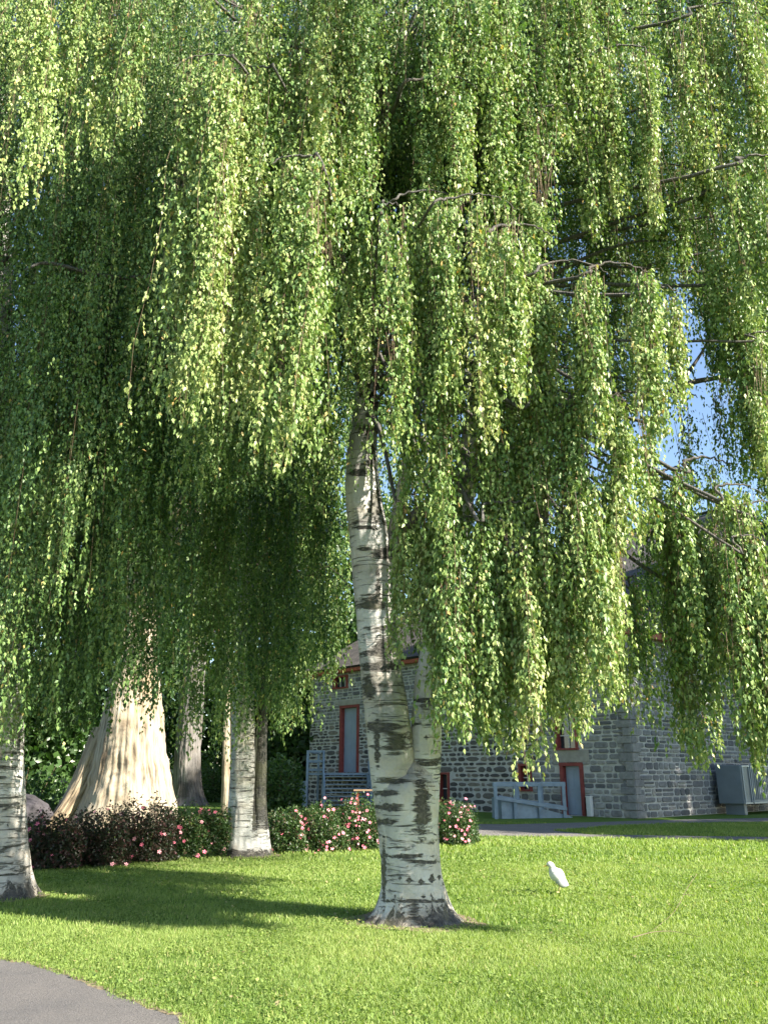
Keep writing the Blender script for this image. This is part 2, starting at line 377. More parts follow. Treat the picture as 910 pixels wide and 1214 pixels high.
# ------------------------------------------------------------------ trunks
def trunk_mesh(stems, nu=96, nv=220, lobes=5, flare=.35, rough=.05, furrow=0.0, scars=None, seed=0):
    """stems: list of dict(pts=[(X,Y,Z,R)...], flare, phase). Horizontal rings, smooth radius, lobed root flare."""
    V = []; Fc = []; U = []; S = []; base = 0
    for si, st in enumerate(stems):
        P = np.array(st['pts'], float); zz = np.linspace(0, 1, nv)**1.15
        c = catmull(P, 24); tz = np.linspace(0, len(c)-1, 0+len(c)); zq = c[0,2] + (c[-1,2]-c[0,2])*zz
        X = np.interp(zq, c[:,2], c[:,0]); Y = np.interp(zq, c[:,2], c[:,1]); R = np.interp(zq, c[:,2], c[:,3])
        th = np.linspace(0, 2*PI, nu, endpoint=False)
        T, Z = np.meshgrid(th, zq); r = np.repeat(R[:,None], nu, 1)
        ct, sn = np.cos(T), np.sin(T); ph = st.get('phase', 0.0)
        fl = np.exp(-np.maximum(Z - c[0,2], 0) / st.get('fh', .28)) * st.get('flare', flare)
        lob = .5 + .5*np.cos(lobes*T + ph + 1.5*vnoise(ct*1.2+seed, sn*1.2, 0))
        r = r * (1 + fl*(.35 + .9*lob*vnoise(ct*2+seed, sn*2, 3)))
        r = r * (1 + rough*2*(vnoise(ct*2.2+seed+si*9, sn*2.2, Z*1.1)-.5) + rough*1.4*(vnoise(ct*6+seed, sn*6, Z*4)-.5))
        if furrow:
            a = vnoise(ct*11+seed, sn*11, Z*.55); b_ = vnoise(ct*26+seed, sn*26, Z*1.3)
            r = r * (1 + furrow*(np.abs(a-.5)*2 - .4) + furrow*.5*(b_-.5) + st.get('butt', 0)*np.exp(-np.maximum(Z-c[0,2],0)/2.2)*(np.abs(np.cos(T*3.5+1.3*vnoise(ct+seed,sn,1)))-.5))
        x = X[:,None] + r*ct; y = Y[:,None] + r*sn
        V.append(np.stack([x, y, Z], -1).reshape(-1, 3))
        rm = R.mean()
        U.append(np.stack([np.sin(T)*rm*1.0 + 3*si + seed, Z, np.cos(T)*rm*1.0], -1).reshape(-1, 3))
        i = np.arange(nv-1)[:,None]*nu; j = np.arange(nu)[None,:]; j2 = (j+1) % nu
        Fc.append(np.stack([i+j, i+j2, i+nu+j2, i+nu+j], -1).reshape(-1, 4) + base)
        base += nu*nv
        zb = Z - c[0,2]
        sc = (st.get('basedark', .75)*np.exp(-(zb/ (.17+.20*vnoise(ct*4+seed, sn*4, 0)))**2))
        S.append(sc.ravel())
    V = np.concatenate(V); U = np.concatenate(U); S = np.concatenate(S); Fc = np.concatenate(Fc)
    return V, Fc, U, S, (scars(V) if scars is not None else np.zeros(len(V)))
def build_trunk(name, data, material, parent):
    V, Fc, U, S, S2 = data
    return link(name, np_mesh(name, V, Fc, True, {'scar': S2, 'basez': S}, {'bark': U}), material, parent)
def stem_px(Y, rows):
    """rows: (py, left px, right px) of a trunk standing at distance Y"""
    out = []
    for py, l, r in rows:
        Z = zy(py, Y); k = mpp(Y, Z); X = ((l+r)/2 - 455)*k; out.append((X, Y, Z, (r-l)/2*k))
    return out

# ------------------------------------------------------------------ leaves
def leaf_mesh(P, D, L, Wd, rnd, name, fold=.25, nrm=None):
    """P base points, D unit directions, L lengths, Wd widths -> a folded rhombic leaf of two triangles each"""
    n = len(P)
    if nrm is None:
        a = RNG.normal(size=(n, 3))
    else: a = nrm
    side = np.cross(D, a); side /= np.linalg.norm(side, axis=1, keepdims=True) + 1e-9
    up = np.cross(side, D)
    tip = P + D*L[:,None]; mid = P + D*(L*.38)[:,None]
    lft = mid + side*(Wd/2)[:,None] + up*(Wd*fold)[:,None]; rgt = mid - side*(Wd/2)[:,None] + up*(Wd*fold)[:,None]
    V = np.stack([P, lft, tip, rgt], 1).reshape(-1, 3)
    i = np.arange(n)[:,None]*4
    Fc = np.concatenate([i + np.array([[0,3,2]]), i + np.array([[0,2,1]])], 0)
    return np_mesh(name, V, Fc, False, {'rnd': np.repeat(rnd, 4)})

DENS = 1.8
class Crown:
    """collects hanging strands of leaves (one mesh), strand twigs (one mesh) and limbs (one mesh)"""
    def __init__(s, leaf=.062, step=.036, seed=0):
        s.N = []; s.P = []; s.D = []; s.R = []; s.S = []; s.twv = []; s.twf = []; s.nb = 0; s.limbs = MB(); s.leaf = leaf; s.step = step; s.tone = 0.0
    def strands(s, top, length, dens=1.0, spread=.055, tone=0.0, yellow=0.0, twigs=.5, conv=None):
        top = np.asarray(top, float); n = len(top)
        cv = np.zeros((n, 2)) if conv is None else conv
        if n == 0: return
        ln = np.asarray(length, float)
        cnt = np.maximum(3, (ln/s.step*dens)).astype(int)
        idx = np.repeat(np.arange(n), cnt); start = np.cumsum(cnt) - cnt
        k = np.arange(cnt.sum()) - start[idx]; t = (k + RNG.random(len(k)))/cnt[idx]
        drift = RNG.normal(0, .13, (n, 2)); ph = RNG.random((n, 2))*6.3; am = .012 + .03*RNG.random((n, 2))
        def pos(i, t):
            d = t*ln[i]
            x = top[i,0] + cv[i,0]*t + drift[i,0]*t*ln[i]*.35 + am[i,0]*np.sin(d*3.1+ph[i,0])
            y = top[i,1] + cv[i,1]*t + drift[i,1]*t*ln[i]*.35 + am[i,1]*np.sin(d*2.7+ph[i,1])
            return np.stack([x, y, top[i,2] - d], -1)
        p = pos(idx, t)
        sid = (idx*131 + np.floor(t*ln[idx]/.085).astype(np.int64)); h0 = _V[_P[sid & 4095]]; h1 = _V[_P[(sid*7+13) & 4095]]   # side sprigs
        az = h0*2*PI + RNG.normal(0, .35, len(idx)); ss = RNG.random(len(idx)); rr = spread*2.0*(.35+h1)*ss**.8
        taper = np.clip((1-t)*4, .25, 1)
        p[:,0] += np.cos(az)*rr*taper; p[:,1] += np.sin(az)*rr*taper; p[:,2] += RNG.normal(0, .010, len(idx)) - 1.1*rr*ss**1.4 + .02
        down = -.35 - 1.5*ss - .5*RNG.random(len(idx))
        d = np.stack([np.cos(az)*.8*(1.1-ss) + RNG.normal(0,.32,len(idx)), np.sin(az)*.8*(1.1-ss) + RNG.normal(0,.32,len(idx)), down], -1)
        d /= np.linalg.norm(d, axis=1, keepdims=True)
        g1 = vnoise(p[:,0]*3.2+11, p[:,1]*3.2, p[:,2]*1.7); g2 = vnoise(p[:,0]*8, p[:,1]*8+4, p[:,2]*5)
        kp = (g1*.7 + g2*.3) > .28 + .10*RNG.random(len(p)); p[:,0] += .10*(g1-.5)
        idx, t, d, p, g1 = idx[kp], t[kp], d[kp], p[kp], g1[kp]
        s.P.append(p); s.D.append(d); s.N.append(np.stack([np.cos(az[kp]), np.sin(az[kp]), .35+0*t], -1) + RNG.normal(0, .38, (len(t), 3)))
        sr = RNG.normal(0, .13, n)[idx]
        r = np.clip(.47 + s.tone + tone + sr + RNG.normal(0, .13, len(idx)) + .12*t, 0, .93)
        yl = RNG.random(len(idx)) < (.012 + yellow*(.3+t)); r[yl] = .95 + .05*RNG.random(yl.sum())
        s.R.append(r); s.S.append(s.leaf*(.72 + .5*RNG.random(len(idx))))
        # thin twigs as three-sided tapering tubes
        sel = np.where(RNG.random(n) < twigs)[0]
        if len(sel):
            m = 7; ts = np.linspace(0, 1, m)
            for i in sel:
                q = pos(np.full(m, i), ts); rad = .0035*(1-.7*ts)
                for a in range(3):
                    pass
                ring = np.stack([q + np.stack([rad*math.cos(2.1*a), rad*math.sin(2.1*a), 0*rad], -1) for a in range(3)], 1)
                s.twv.append(ring.reshape(-1, 3)); ii = np.arange(m-1)[:,None]*3; jj = np.arange(3)[None,:]
                s.twf.append((np.stack([ii+jj, ii+(jj+1)%3, ii+3+(jj+1)%3, ii+3+jj], -1).reshape(-1, 4)) + s.nb); s.nb += 3*m
    def curtain(s, pts, Y, n, thick=.35, clump=26, tone=0.0, yellow=0.0, jag=.24, dens=1.0, spread=.055, limb=None, twigs=.4, arch=8, taper=.34, cap=185, qs=.5):
        """a bough seen as a curtain: pts (px, top row, bottom row) at distance Y; strands gather in tapering tassels"""
        n = int(n*DENS); A = np.array(pts, float); seg = np.sqrt(np.diff(A[:,0])**2 + (np.diff(A[:,1])*.3)**2 + 1e-6); cum = np.concatenate([[0], np.cumsum(seg)])
        nc = max(1, int(cum[-1]/clump)); cpos = (np.arange(nc) + .5 + RNG.uniform(-.3,.3,nc))/nc*cum[-1]
        cl = 1 - jag*RNG.random(nc); cy = RNG.normal(0, thick*.7, nc); ct = RNG.normal(0, .07, nc)
        ci = RNG.integers(0, nc, n); q = np.clip(RNG.normal(0, qs, n), -1.3, 1.3)
        u = np.clip(cpos[ci] + q*clump*.62, 0, cum[-1])
        px = np.interp(u, cum, A[:,0]); yt = np.interp(u, cum, A[:,1]); yb = np.interp(u, cum, A[:,2])
        fr = cl[ci]*(1 - taper*np.abs(q)**1.3)*(1 - .30*RNG.random(n)**2)
        yb = yb - np.minimum(yb - yt, cap)*(1 - fr); yt = yt + RNG.random(n)*np.minimum(.45*(yb-yt), 190)*(RNG.random(n) < .6) + RNG.normal(0, arch, n)
        Yd = Y + cy[ci] + RNG.normal(0, thick*.4, n)
        top = np.array([at(a, b, c) for a, b, c in zip(px, yt, Yd)]); zb = np.array([zy(b, c) for b, c in zip(yb, Yd)])
        ln = np.maximum(.25, top[:,2] - zb)
        for c in range(nc):
            k = ci == c
            if not k.any(): continue
            cv = (top[k,:2].mean(0) + RNG.normal(0, .05, 2) - top[k,:2])*RNG.uniform(.25, .8, (k.sum(), 1))
            s.strands(top[k], ln[k], dens, spread, tone + ct[c], yellow, twigs, cv)
        if limb is not None:
            path = [Vector(limb) + Vector((0, 0, random.uniform(-.9, .9)))] ; m = [at(a, b-arch, Y) for a, b, _ in pts]
            if (m[-1]-path[0]).length < (m[0]-path[0]).length: m = m[::-1]
            mid = (path[0]*.5 + m[0]*.5) + Vector((0, 0, .35))
            c = catmull([tuple(v) for v in [path[0], mid] + m], 5)
            c[1:-1] += RNG.normal(0, .010, (len(c)-2, 3))
            rad = np.linspace(.034, .005, len(c))*random.uniform(.6, 1); s.limbs.tube(c, rad, 6)
    def fill(s, cx, cy, n, r0, r1, z0, z1, l0, l1, tone=0., az=(0, 2*PI), trunk=None, per=26, dens=.9):
        """boughs round the trunk: limb up and out, strands falling from its outer half"""
        for k in range(n):
            a = random.uniform(*az); r = random.uniform(r0, r1); z = random.uniform(z0, z1)
            if trunk is not None: bx, by = trunk(max(1.5, z - r*.6))
            else: bx, by = cx, cy
            b = Vector((bx, by, max(1.5, z - r*.6))); e = Vector((cx + math.cos(a)*r, cy + math.sin(a)*r, z))
            m = (b*.45 + e*.55) + Vector((0, 0, .32*r + random.uniform(0, .3)))
            c = catmull([tuple(b), tuple(m), tuple(e)], 6); c[1:-1] += RNG.normal(0, .04, (len(c)-2, 3))
            s.limbs.tube(c, np.linspace(.030, .006, len(c)), 5)
            tt = RNG.uniform(.45, 1, per); idx = tt*(len(c)-1); i0 = np.minimum(idx.astype(int), len(c)-2); f = (idx-i0)[:,None]
            top = c[i0]*(1-f) + c[i0+1]*f + RNG.normal(0, .13, (per, 3))
            s.strands(top, RNG.uniform(l0, l1, per)*random.uniform(.7, 1.1), dens, .06, tone + random.uniform(-.08,.08), 0, .15)
    def build(s, root, leafmat, barkmat, crown_name='crown', aspect=.56):
        P = np.concatenate(s.P); D = np.concatenate(s.D); R = np.concatenate(s.R); S = np.concatenate(s.S)
        link(crown_name, leaf_mesh(P, D, S, S*aspect, R, crown_name, .16, np.concatenate(s.N)), leafmat, root)
        if s.twv: link("twigs", np_mesh("twigs", np.concatenate(s.twv), np.concatenate(s.twf)), M['twig'], root)
        if s.limbs.v:
            me = bpy.data.meshes.new("limbs"); me.from_pydata(s.limbs.v, [], s.limbs.f); me.update()
            for p in me.polygons: p.use_smooth = True
            v = np.array(s.limbs.v); a_ = me.attributes.new('bark', 'FLOAT_VECTOR', 'POINT'); a_.data.foreach_set('vector', (v*3).astype(np.float32).ravel())
            link("limbs", me, barkmat, root)
        print(root.name, 'leaves', len(P))

# ------------------------------------------------------------------ the main birch
Y0 = 10.4
main = empty("weeping_birch", (at(490, 1090, Y0).x, Y0, 0))
tag(main, "large twin-stemmed weeping birch with black-marked white trunk in the middle of the lawn", "tree", "weeping birches on the lawn")
left_stem = stem_px(Y0, [(1098,434,512),(1078,446,512),(1040,453,508),(1000,449,503),(950,443,497),(900,437,491),(850,432,485),(800,427,477),(750,424,470),(700,420,466),(640,414,462),(590,409,452),(540,411,447),(480,420,447),(430,422,442),(380,418,436),(300,420,435),(200,425,438),(80,424,436),(-80,430,440)])
right_stem = stem_px(Y0+.06, [(1098,468,547),(1078,472,534),(1040,482,524),(1000,486,520),(950,488,520),(900,487,522),(850,488,524),(800,493,530),(740,505,538),(660,520,550),(560,540,566),(440,560,580),(300,590,606),(120,615,628)])
left_stem[0] = (*left_stem[0][:2], -.05, left_stem[0][3]); right_stem[0] = (*right_stem[0][:2], -.05, right_stem[0][3])
bole = stem_px(Y0+.01, [(1098,440,541),(1078,450,530),(1040,452,524),(1000,451,520),(950,446,520),(930,449,518),(918,460,512),(908,472,504),(901,484,496)])
bole[0] = (*bole[0][:2], -.05, bole[0][3])
fork = stem_px(Y0-.02, [(680,448,468),(650,455,473),(615,462,478),(575,471,486),(500,484,497),(400,500,511),(250,525,534)])
# dark scars placed as on the trunk: (px, row, half width px, half height px, kind)
SC_L = [(440,715,20,10,'d'),(430,400,13,9,'d'),(456,745,26,4,'h'),(448,700,4,26,'v'),(462,655,20,9,'d'),(452,790,26,9,'d'),(437,815,9,16,'v'),(452,862,24,8,'d'),(447,880,4,34,'v'),
        (470,880,18,14,'d'),(462,925,24,4,'h'),(458,940,22,4,'h'),(460,957,22,5,'h'),(455,975,14,5,'d'),(478,1016,40,4,'h'),(485,1044,6,7,'r'),(499,1046,7,7,'r'),(512,1042,7,9,'r'),(520,1040,5,6,'r'),
        (474,1041,3,4,'r'),(502,1063,5,5,'r'),(455,1035,3,45,'v'),(500,957,11,40,'d'),(440,990,10,9,'d'),(500,830,20,4,'h'),(508,905,18,4,'h'),(505,875,6,4,'r'),(430,650,12,4,'h'),(440,775,20,5,'h'),
        (425,560,14,5,'d'),(440,540,6,22,'v'),(445,600,8,30,'v'),(428,625,16,3,'h'),(452,770,14,20,'d'),(490,1068,45,3,'h'),(438,470,10,5,'d'),(434,510,9,8,'d'),(472,630,9,4,'h'),(500,1022,25,3,'h')]
def main_scars(V):
    d = V[:,1]*cp + (V[:,2]-CAM_H)*sp; px = 455 + F*V[:,0]/d; py = 607 - F*((V[:,2]-CAM_H)*cp - V[:,1]*sp)/d
    out = np.zeros(len(V)); front = V[:,1] < Y0 + .12
    for x, y, a, b, k in SC_L:
        u, v = (px-x)/a, (py-y)/b
        if k == 'r': q = 1 - (np.abs(u)+np.abs(v))*.8
        elif k == 'd': q = 1.05 - np.sqrt(u*u+v*v)*.62
        else: q = 1.0 - np.sqrt(u*u + v*v)*.6
        out = np.maximum(out, np.clip(q, 0, 1))
    return out*front
data = trunk_mesh([dict(pts=left_stem, flare=.55, phase=.6, fh=.16), dict(pts=right_stem, flare=.5, phase=2.2, fh=.15), dict(pts=bole, flare=.35, phase=4.0, fh=.16), dict(pts=fork, flare=.0, basedark=.2)], nu=150, nv=460, scars=main_scars, seed=2)
build_trunk("trunk", data, M['birch_bark'], main)
TREE_BASES.append((main.location.x, Y0, .62))
_ls = np.array(left_stem)
def main_axis(z): return float(np.interp(z, _ls[:,2], _ls[:,0])), Y0
cr = Crown(leaf=.056, step=.0235)
def lim(z): x, y = main_axis(z); return (x, y, z)
# overlapping tiers of drooping boughs towards the camera: (centre px, crest row, half width px, lowest row, distance, tone)
BOUGHS = [
 (880,640,24,1000,8.3,.08),(800,690,13,960,9.0,.04),(905,-40,40,330,9.0,.02),
 (428,215,20,470,8.9,.04),(418,-60,30,260,8.8,.0),(800,-80,50,170,9.0,.0),(870,-90,50,190,9.2,.0),(790,200,34,360,9.2,.0),(720,640,26,880,8.6,.04),(655,690,30,905,8.7,.02),(580,700,30,930,8.8,.0),(815,640,26,900,8.9,.02),
 (80,-70,34,285,7.6,.10),(150,-70,28,235,7.9,.08),(26,-90,26,165,8.8,-.02),(236,-90,16,70,8.4,.02),(345,-60,52,320,7.5,.10),(405,-30,40,300,7.9,.06),
 (480,20,42,235,8.3,.02),(545,-40,55,210,8.2,.04),(520,95,45,290,8.0,.05),(600,60,50,300,8.3,.02),(640,-50,60,210,8.5,.0),(665,130,48,330,8.2,.05),(715,-60,55,160,8.8,-.02),
 (735,60,48,300,8.4,.05),(795,120,45,320,8.5,.06),(850,10,55,290,8.3,.07),(905,-30,40,260,8.4,.05),(895,190,40,450,8.0,.08),(850,230,35,430,8.7,.0),
 (246,70,40,600,7.3,.12),(298,84,34,585,7.4,.12),(352,190,30,625,7.3,.12),(386,130,22,470,7.7,.06),(330,60,40,380,7.7,.06),
 (466,248,15,620,7.7,.12),(505,232,44,520,7.9,.04),(560,236,52,560,7.6,.09),(612,272,42,500,7.9,.05),(672,315,50,560,7.8,.06),(728,318,46,590,7.9,.06),(776,345,30,540,8.1,.08),
 (868,330,34,600,8.8,.0),(905,400,32,620,8.6,.06),
 (500,400,36,680,8.2,.0),(548,430,46,740,8.2,.03),(604,440,46,770,8.1,.05),(655,470,44,760,8.2,.03),(702,470,42,760,8.0,.08),(742,470,20,700,8.3,.10),
 (488,590,20,850,8.6,.06),(520,560,34,900,8.5,.10),(558,620,36,960,8.4,.08),(598,600,38,955,8.3,.06),(640,640,36,930,8.3,.05),(680,610,34,905,8.2,.08),(712,600,24,810,8.2,.10),
 (748,690,12,885,9.6,-.04),(770,500,12,640,8.7,.10),(796,620,20,950,9.1,.02),(832,548,36,860,8.7,.04),(868,580,34,985,8.4,.08),(902,600,32,905,8.4,.06),(800,560,26,760,9.0,-.02)]
for bx_, by_, bw_, bb_, bY_, bt_ in BOUGHS:
    h_ = bb_ - by_; nn_ = int((10 + bw_*.85)*(.75 + .25*min(2.2, h_/250)))
    q_ = [(-1.0,.34,.66),(-.6,.10,.90),(0,0,1.0),(.6,.08,.92),(1.0,.32,.70)]
    pts = [(bx_ + a*bw_, by_ + b*bw_*1.1, by_ + h_*c) for a, b, c in q_]
    zt_ = zy(by_, bY_)
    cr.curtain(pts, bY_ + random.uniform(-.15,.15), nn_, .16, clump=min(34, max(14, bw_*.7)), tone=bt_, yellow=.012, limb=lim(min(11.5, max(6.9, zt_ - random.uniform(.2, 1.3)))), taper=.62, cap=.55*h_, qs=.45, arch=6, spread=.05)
cr.curtain([(785,470,640),(825,458,650),(858,470,600)], 9.8, 9, thick=.15, tone=-.05, limb=None, twigs=1.0)
cr.tone = -.07  # shade deep in the crown painted as darker leaf colour
# second layer: round the trunk and behind it
mid = [
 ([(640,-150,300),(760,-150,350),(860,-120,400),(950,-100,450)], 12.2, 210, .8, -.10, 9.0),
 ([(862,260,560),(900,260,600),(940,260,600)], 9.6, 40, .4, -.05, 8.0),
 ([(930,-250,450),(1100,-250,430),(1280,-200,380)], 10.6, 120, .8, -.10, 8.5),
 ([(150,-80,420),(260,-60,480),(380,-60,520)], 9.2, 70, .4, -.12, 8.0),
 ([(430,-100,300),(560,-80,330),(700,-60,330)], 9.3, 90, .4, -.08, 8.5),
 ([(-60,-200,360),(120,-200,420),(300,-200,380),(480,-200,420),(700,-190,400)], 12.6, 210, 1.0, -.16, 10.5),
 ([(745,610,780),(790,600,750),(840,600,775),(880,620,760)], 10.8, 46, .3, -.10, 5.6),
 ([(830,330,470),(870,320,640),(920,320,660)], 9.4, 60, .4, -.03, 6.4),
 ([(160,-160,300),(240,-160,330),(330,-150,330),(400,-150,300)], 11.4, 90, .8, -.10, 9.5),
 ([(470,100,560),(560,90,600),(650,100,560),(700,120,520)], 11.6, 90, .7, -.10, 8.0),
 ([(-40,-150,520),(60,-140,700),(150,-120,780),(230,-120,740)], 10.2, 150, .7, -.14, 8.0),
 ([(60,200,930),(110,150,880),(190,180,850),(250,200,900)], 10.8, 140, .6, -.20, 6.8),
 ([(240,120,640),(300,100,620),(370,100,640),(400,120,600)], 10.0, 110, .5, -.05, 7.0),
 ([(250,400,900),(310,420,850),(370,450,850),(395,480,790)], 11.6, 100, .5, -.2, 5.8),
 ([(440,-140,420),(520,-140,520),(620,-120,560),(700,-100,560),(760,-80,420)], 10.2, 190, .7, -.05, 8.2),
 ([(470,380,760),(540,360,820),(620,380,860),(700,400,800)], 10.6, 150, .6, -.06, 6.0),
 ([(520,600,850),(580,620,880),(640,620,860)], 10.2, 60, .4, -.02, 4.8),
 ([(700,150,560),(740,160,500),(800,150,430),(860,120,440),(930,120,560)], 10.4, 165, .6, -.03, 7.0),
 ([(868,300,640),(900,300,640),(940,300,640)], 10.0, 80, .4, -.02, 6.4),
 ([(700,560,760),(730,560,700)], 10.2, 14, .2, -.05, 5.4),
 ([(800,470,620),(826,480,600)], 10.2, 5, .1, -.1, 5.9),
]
for pts, Y, n, th, tone, lz in mid:
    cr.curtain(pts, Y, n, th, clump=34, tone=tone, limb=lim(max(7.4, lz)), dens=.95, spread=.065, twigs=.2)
cr.fill(main.location.x-.3, Y0+.2, 34, 1.0, 3.6, 8.0, 13.0, 1.2, 2.8, -.02, trunk=main_axis)
cr.fill(main.location.x+.6, Y0-1.2, 46, 1.5, 4.2, 10.2, 14.0, 1.2, 2.6, -.05, trunk=main_axis, per=34)
# the dark forked limb seen against the sky hole
b0 = at(690, 520, 10.2)
def limbpx(mb, l, n=6, seg=4):
    c = catmull([(*at(x, y, Y), r) for x, y, Y, r in l], seg); mb.tube([tuple(p[:3]) for p in c], [p[3] for p in c], n)
limbpx(cr.limbs, [(460,640,10.4,.09),(560,560,10.2,.075),(690,500,10.0,.055),(770,478,9.9,.045),(815,455,9.8,.038),(850,448,9.8,.028),(890,440,9.8,.018),(930,425,9.8,.010)])
limbpx(cr.limbs, [(800,460,9.85,.03),(822,432,9.8,.022),(838,405,9.75,.014),(850,370,9.7,.008)])
limbpx(cr.limbs, [(500,400,10.3,.05),(600,360,9.8,.035),(680,312,9.4,.026),(745,288,9.2,.016),(800,285,9.0,.008)])
limbpx(cr.limbs, [(430,420,10.4,.05),(300,320,10.0,.035),(150,330,9.6,.03),(60,312,9.3,.022),(30,320,9.2,.012)])
cr.build(main, M['birch_leaf'], M['grey_bark'])

# ------------------------------------------------------------------ left birch
Y1 = 12.3
b1 = empty("weeping_birch", (at(0, 1060, Y1).x, Y1, 0))
tag(b1, "white weeping birch trunk cut by the left edge, black bark at its foot", "tree", "weeping birches on the lawn")
st = stem_px(Y1, [(1066,-34,38),(1040,-32,34),(1000,-30,32),(950,-29,29),(900,-28,27),(800,-28,25),(700,-26,22),(550,-22,18),(350,-18,14),(100,-14,10),(-100,-10,8)]); st[0] = (*st[0][:2], -.05, st[0][3])
build_trunk("trunk", trunk_mesh([dict(pts=st, flare=.4, phase=2.0, fh=.2)], nu=110, nv=300, seed=14, scars=lambda V: np.full(len(V), .22)), M['birch_bark'], b1)
TREE_BASES.append((b1.location.x, Y1, .5))
c1 = Crown(leaf=.064, step=.032); c1.tone = -.13  # shade over the left birch put into a darker leaf colour
_s1 = np.array(st)
def ax1(z): return float(np.interp(z, _s1[:,2], _s1[:,0])), Y1
def l1(z): x, y = ax1(z); return (x, y, z)
for pts, Y, n, th, tone, lz in [
 ([(-60,-150,700),(0,-150,820),(30,-150,600)], 11.6, 90, .5, .0, 9.0),
 ([(-40,380,890),(0,400,915),(30,420,925),(56,430,905)], 11.4, 80, .3, .04, 6.4),
 ([(50,360,945),(90,360,925),(130,380,905),(160,400,900)], 12.6, 120, .5, -.18, 6.8),
 ([(60,-150,520),(110,-150,640),(170,-150,600),(220,-150,480)], 13.0, 120, .6, -.18, 9.0),
 ([(-60,100,900),(-120,100,860)], 12.8, 60, .6, -.05, 8.0)]:
    c1.curtain(pts, Y, n, th, clump=30, tone=tone, limb=l1(lz), dens=.95, spread=.065, twigs=.2)
c1.fill(b1.location.x-.5, Y1+.3, 22, 1.0, 3.4, 6.0, 12.5, 1.2, 3.0, -.05, trunk=ax1)
c1.build(b1, M['birch_leaf'], M['brown_bark'])

# ------------------------------------------------------------------ second birch (behind, in front of the rose hedge)
Y2 = 18.3
b2 = empty("weeping_birch", (at(293, 1012, Y2).x, Y2, 0))
tag(b2, "smaller weeping birch with banded trunk and a dark side stem rising beside the rose bushes", "tree", "weeping birches on the lawn")
sa = stem_px(Y2, [(1014,266,312),(990,268,308),(950,271,304),(900,273,303),(850,275,302),(780,278,300),(700,280,300),(550,284,300),(350,288,300),(150,290,298)])
sb = stem_px(Y2+.05, [(1014,292,322),(990,296,319),(950,298,316),(900,301,316),(850,305,317),(800,307,317),(700,312,320),(600,318,326),(450,326,332)])
for s_ in (sa, sb): s_[0] = (*s_[0][:2], -.05, s_[0][3])
def b2s(V):
    right = V[:,0] > np.interp(V[:,2], [p[2] for p in sb], [p[0] - p[3]*.55 for p in sb])
    return np.where(right, .62*np.clip((V[:,2]-.15)/.9, 0, 1), 0)*(.6+.6*vnoise(V[:,0]*6, V[:,2]*5, V[:,1]*6)) + np.where(V[:,2] > .5, .40, .28)
build_trunk("trunk", trunk_mesh([dict(pts=sa, flare=.4, phase=1.0, fh=.2), dict(pts=sb, flare=.4, phase=3.0, fh=.2)], nu=90, nv=260, scars=b2s, seed=31), M['birch_bark'], b2)
TREE_BASES.append((b2.location.x, Y2, .6))
c2 = Crown(leaf=.086, step=.048); c2.tone = -.11  # darker leaf tone paints in the shade on this crown
_s2 = np.array(sa)
def ax2(z): return float(np.interp(z, _s2[:,2], _s2[:,0])), Y2
def l2(z): x, y = ax2(z); return (x, y, z)
for pts, Y, n, th, tone, lz in [
 ([(190,250,720),(230,260,800),(262,300,935),(290,320,920),(300,340,900)], 17.0, 95, .6, -.05, 9.0),
 ([(300,300,870),(330,300,890),(360,330,880),(395,360,800)], 17.6, 105, .6, -.05, 9.0),
 ([(322,560,880),(345,600,895),(365,620,870)], 18.8, 34, .4, -.06, 7.0),
 ([(362,690,820),(385,680,860),(402,690,860),(415,705,830)], 15.0, 22, .2, .12, 6.8),
 ([(400,360,640),(440,360,700),(480,380,760)], 19.0, 50, .6, -.1, 9.0),
 ([(170,-60,400),(260,-80,500),(350,-80,520),(430,-60,480)], 17.6, 110, .9, -.05, 12.0),
 ([(150,420,830),(185,440,870),(205,450,800)], 19.4, 60, .7, -.08, 9.0)]:
    c2.curtain(pts, Y, n, th, clump=20, tone=tone, limb=l2(lz), dens=1.0, spread=.10, twigs=.15)
c2.fill(b2.location.x, Y2+.5, 26, 1.2, 4.5, 7.0, 15.0, 1.5, 3.6, -.05, trunk=ax2)
c2.build(b2, M['birch_leaf'], M['brown_bark'])

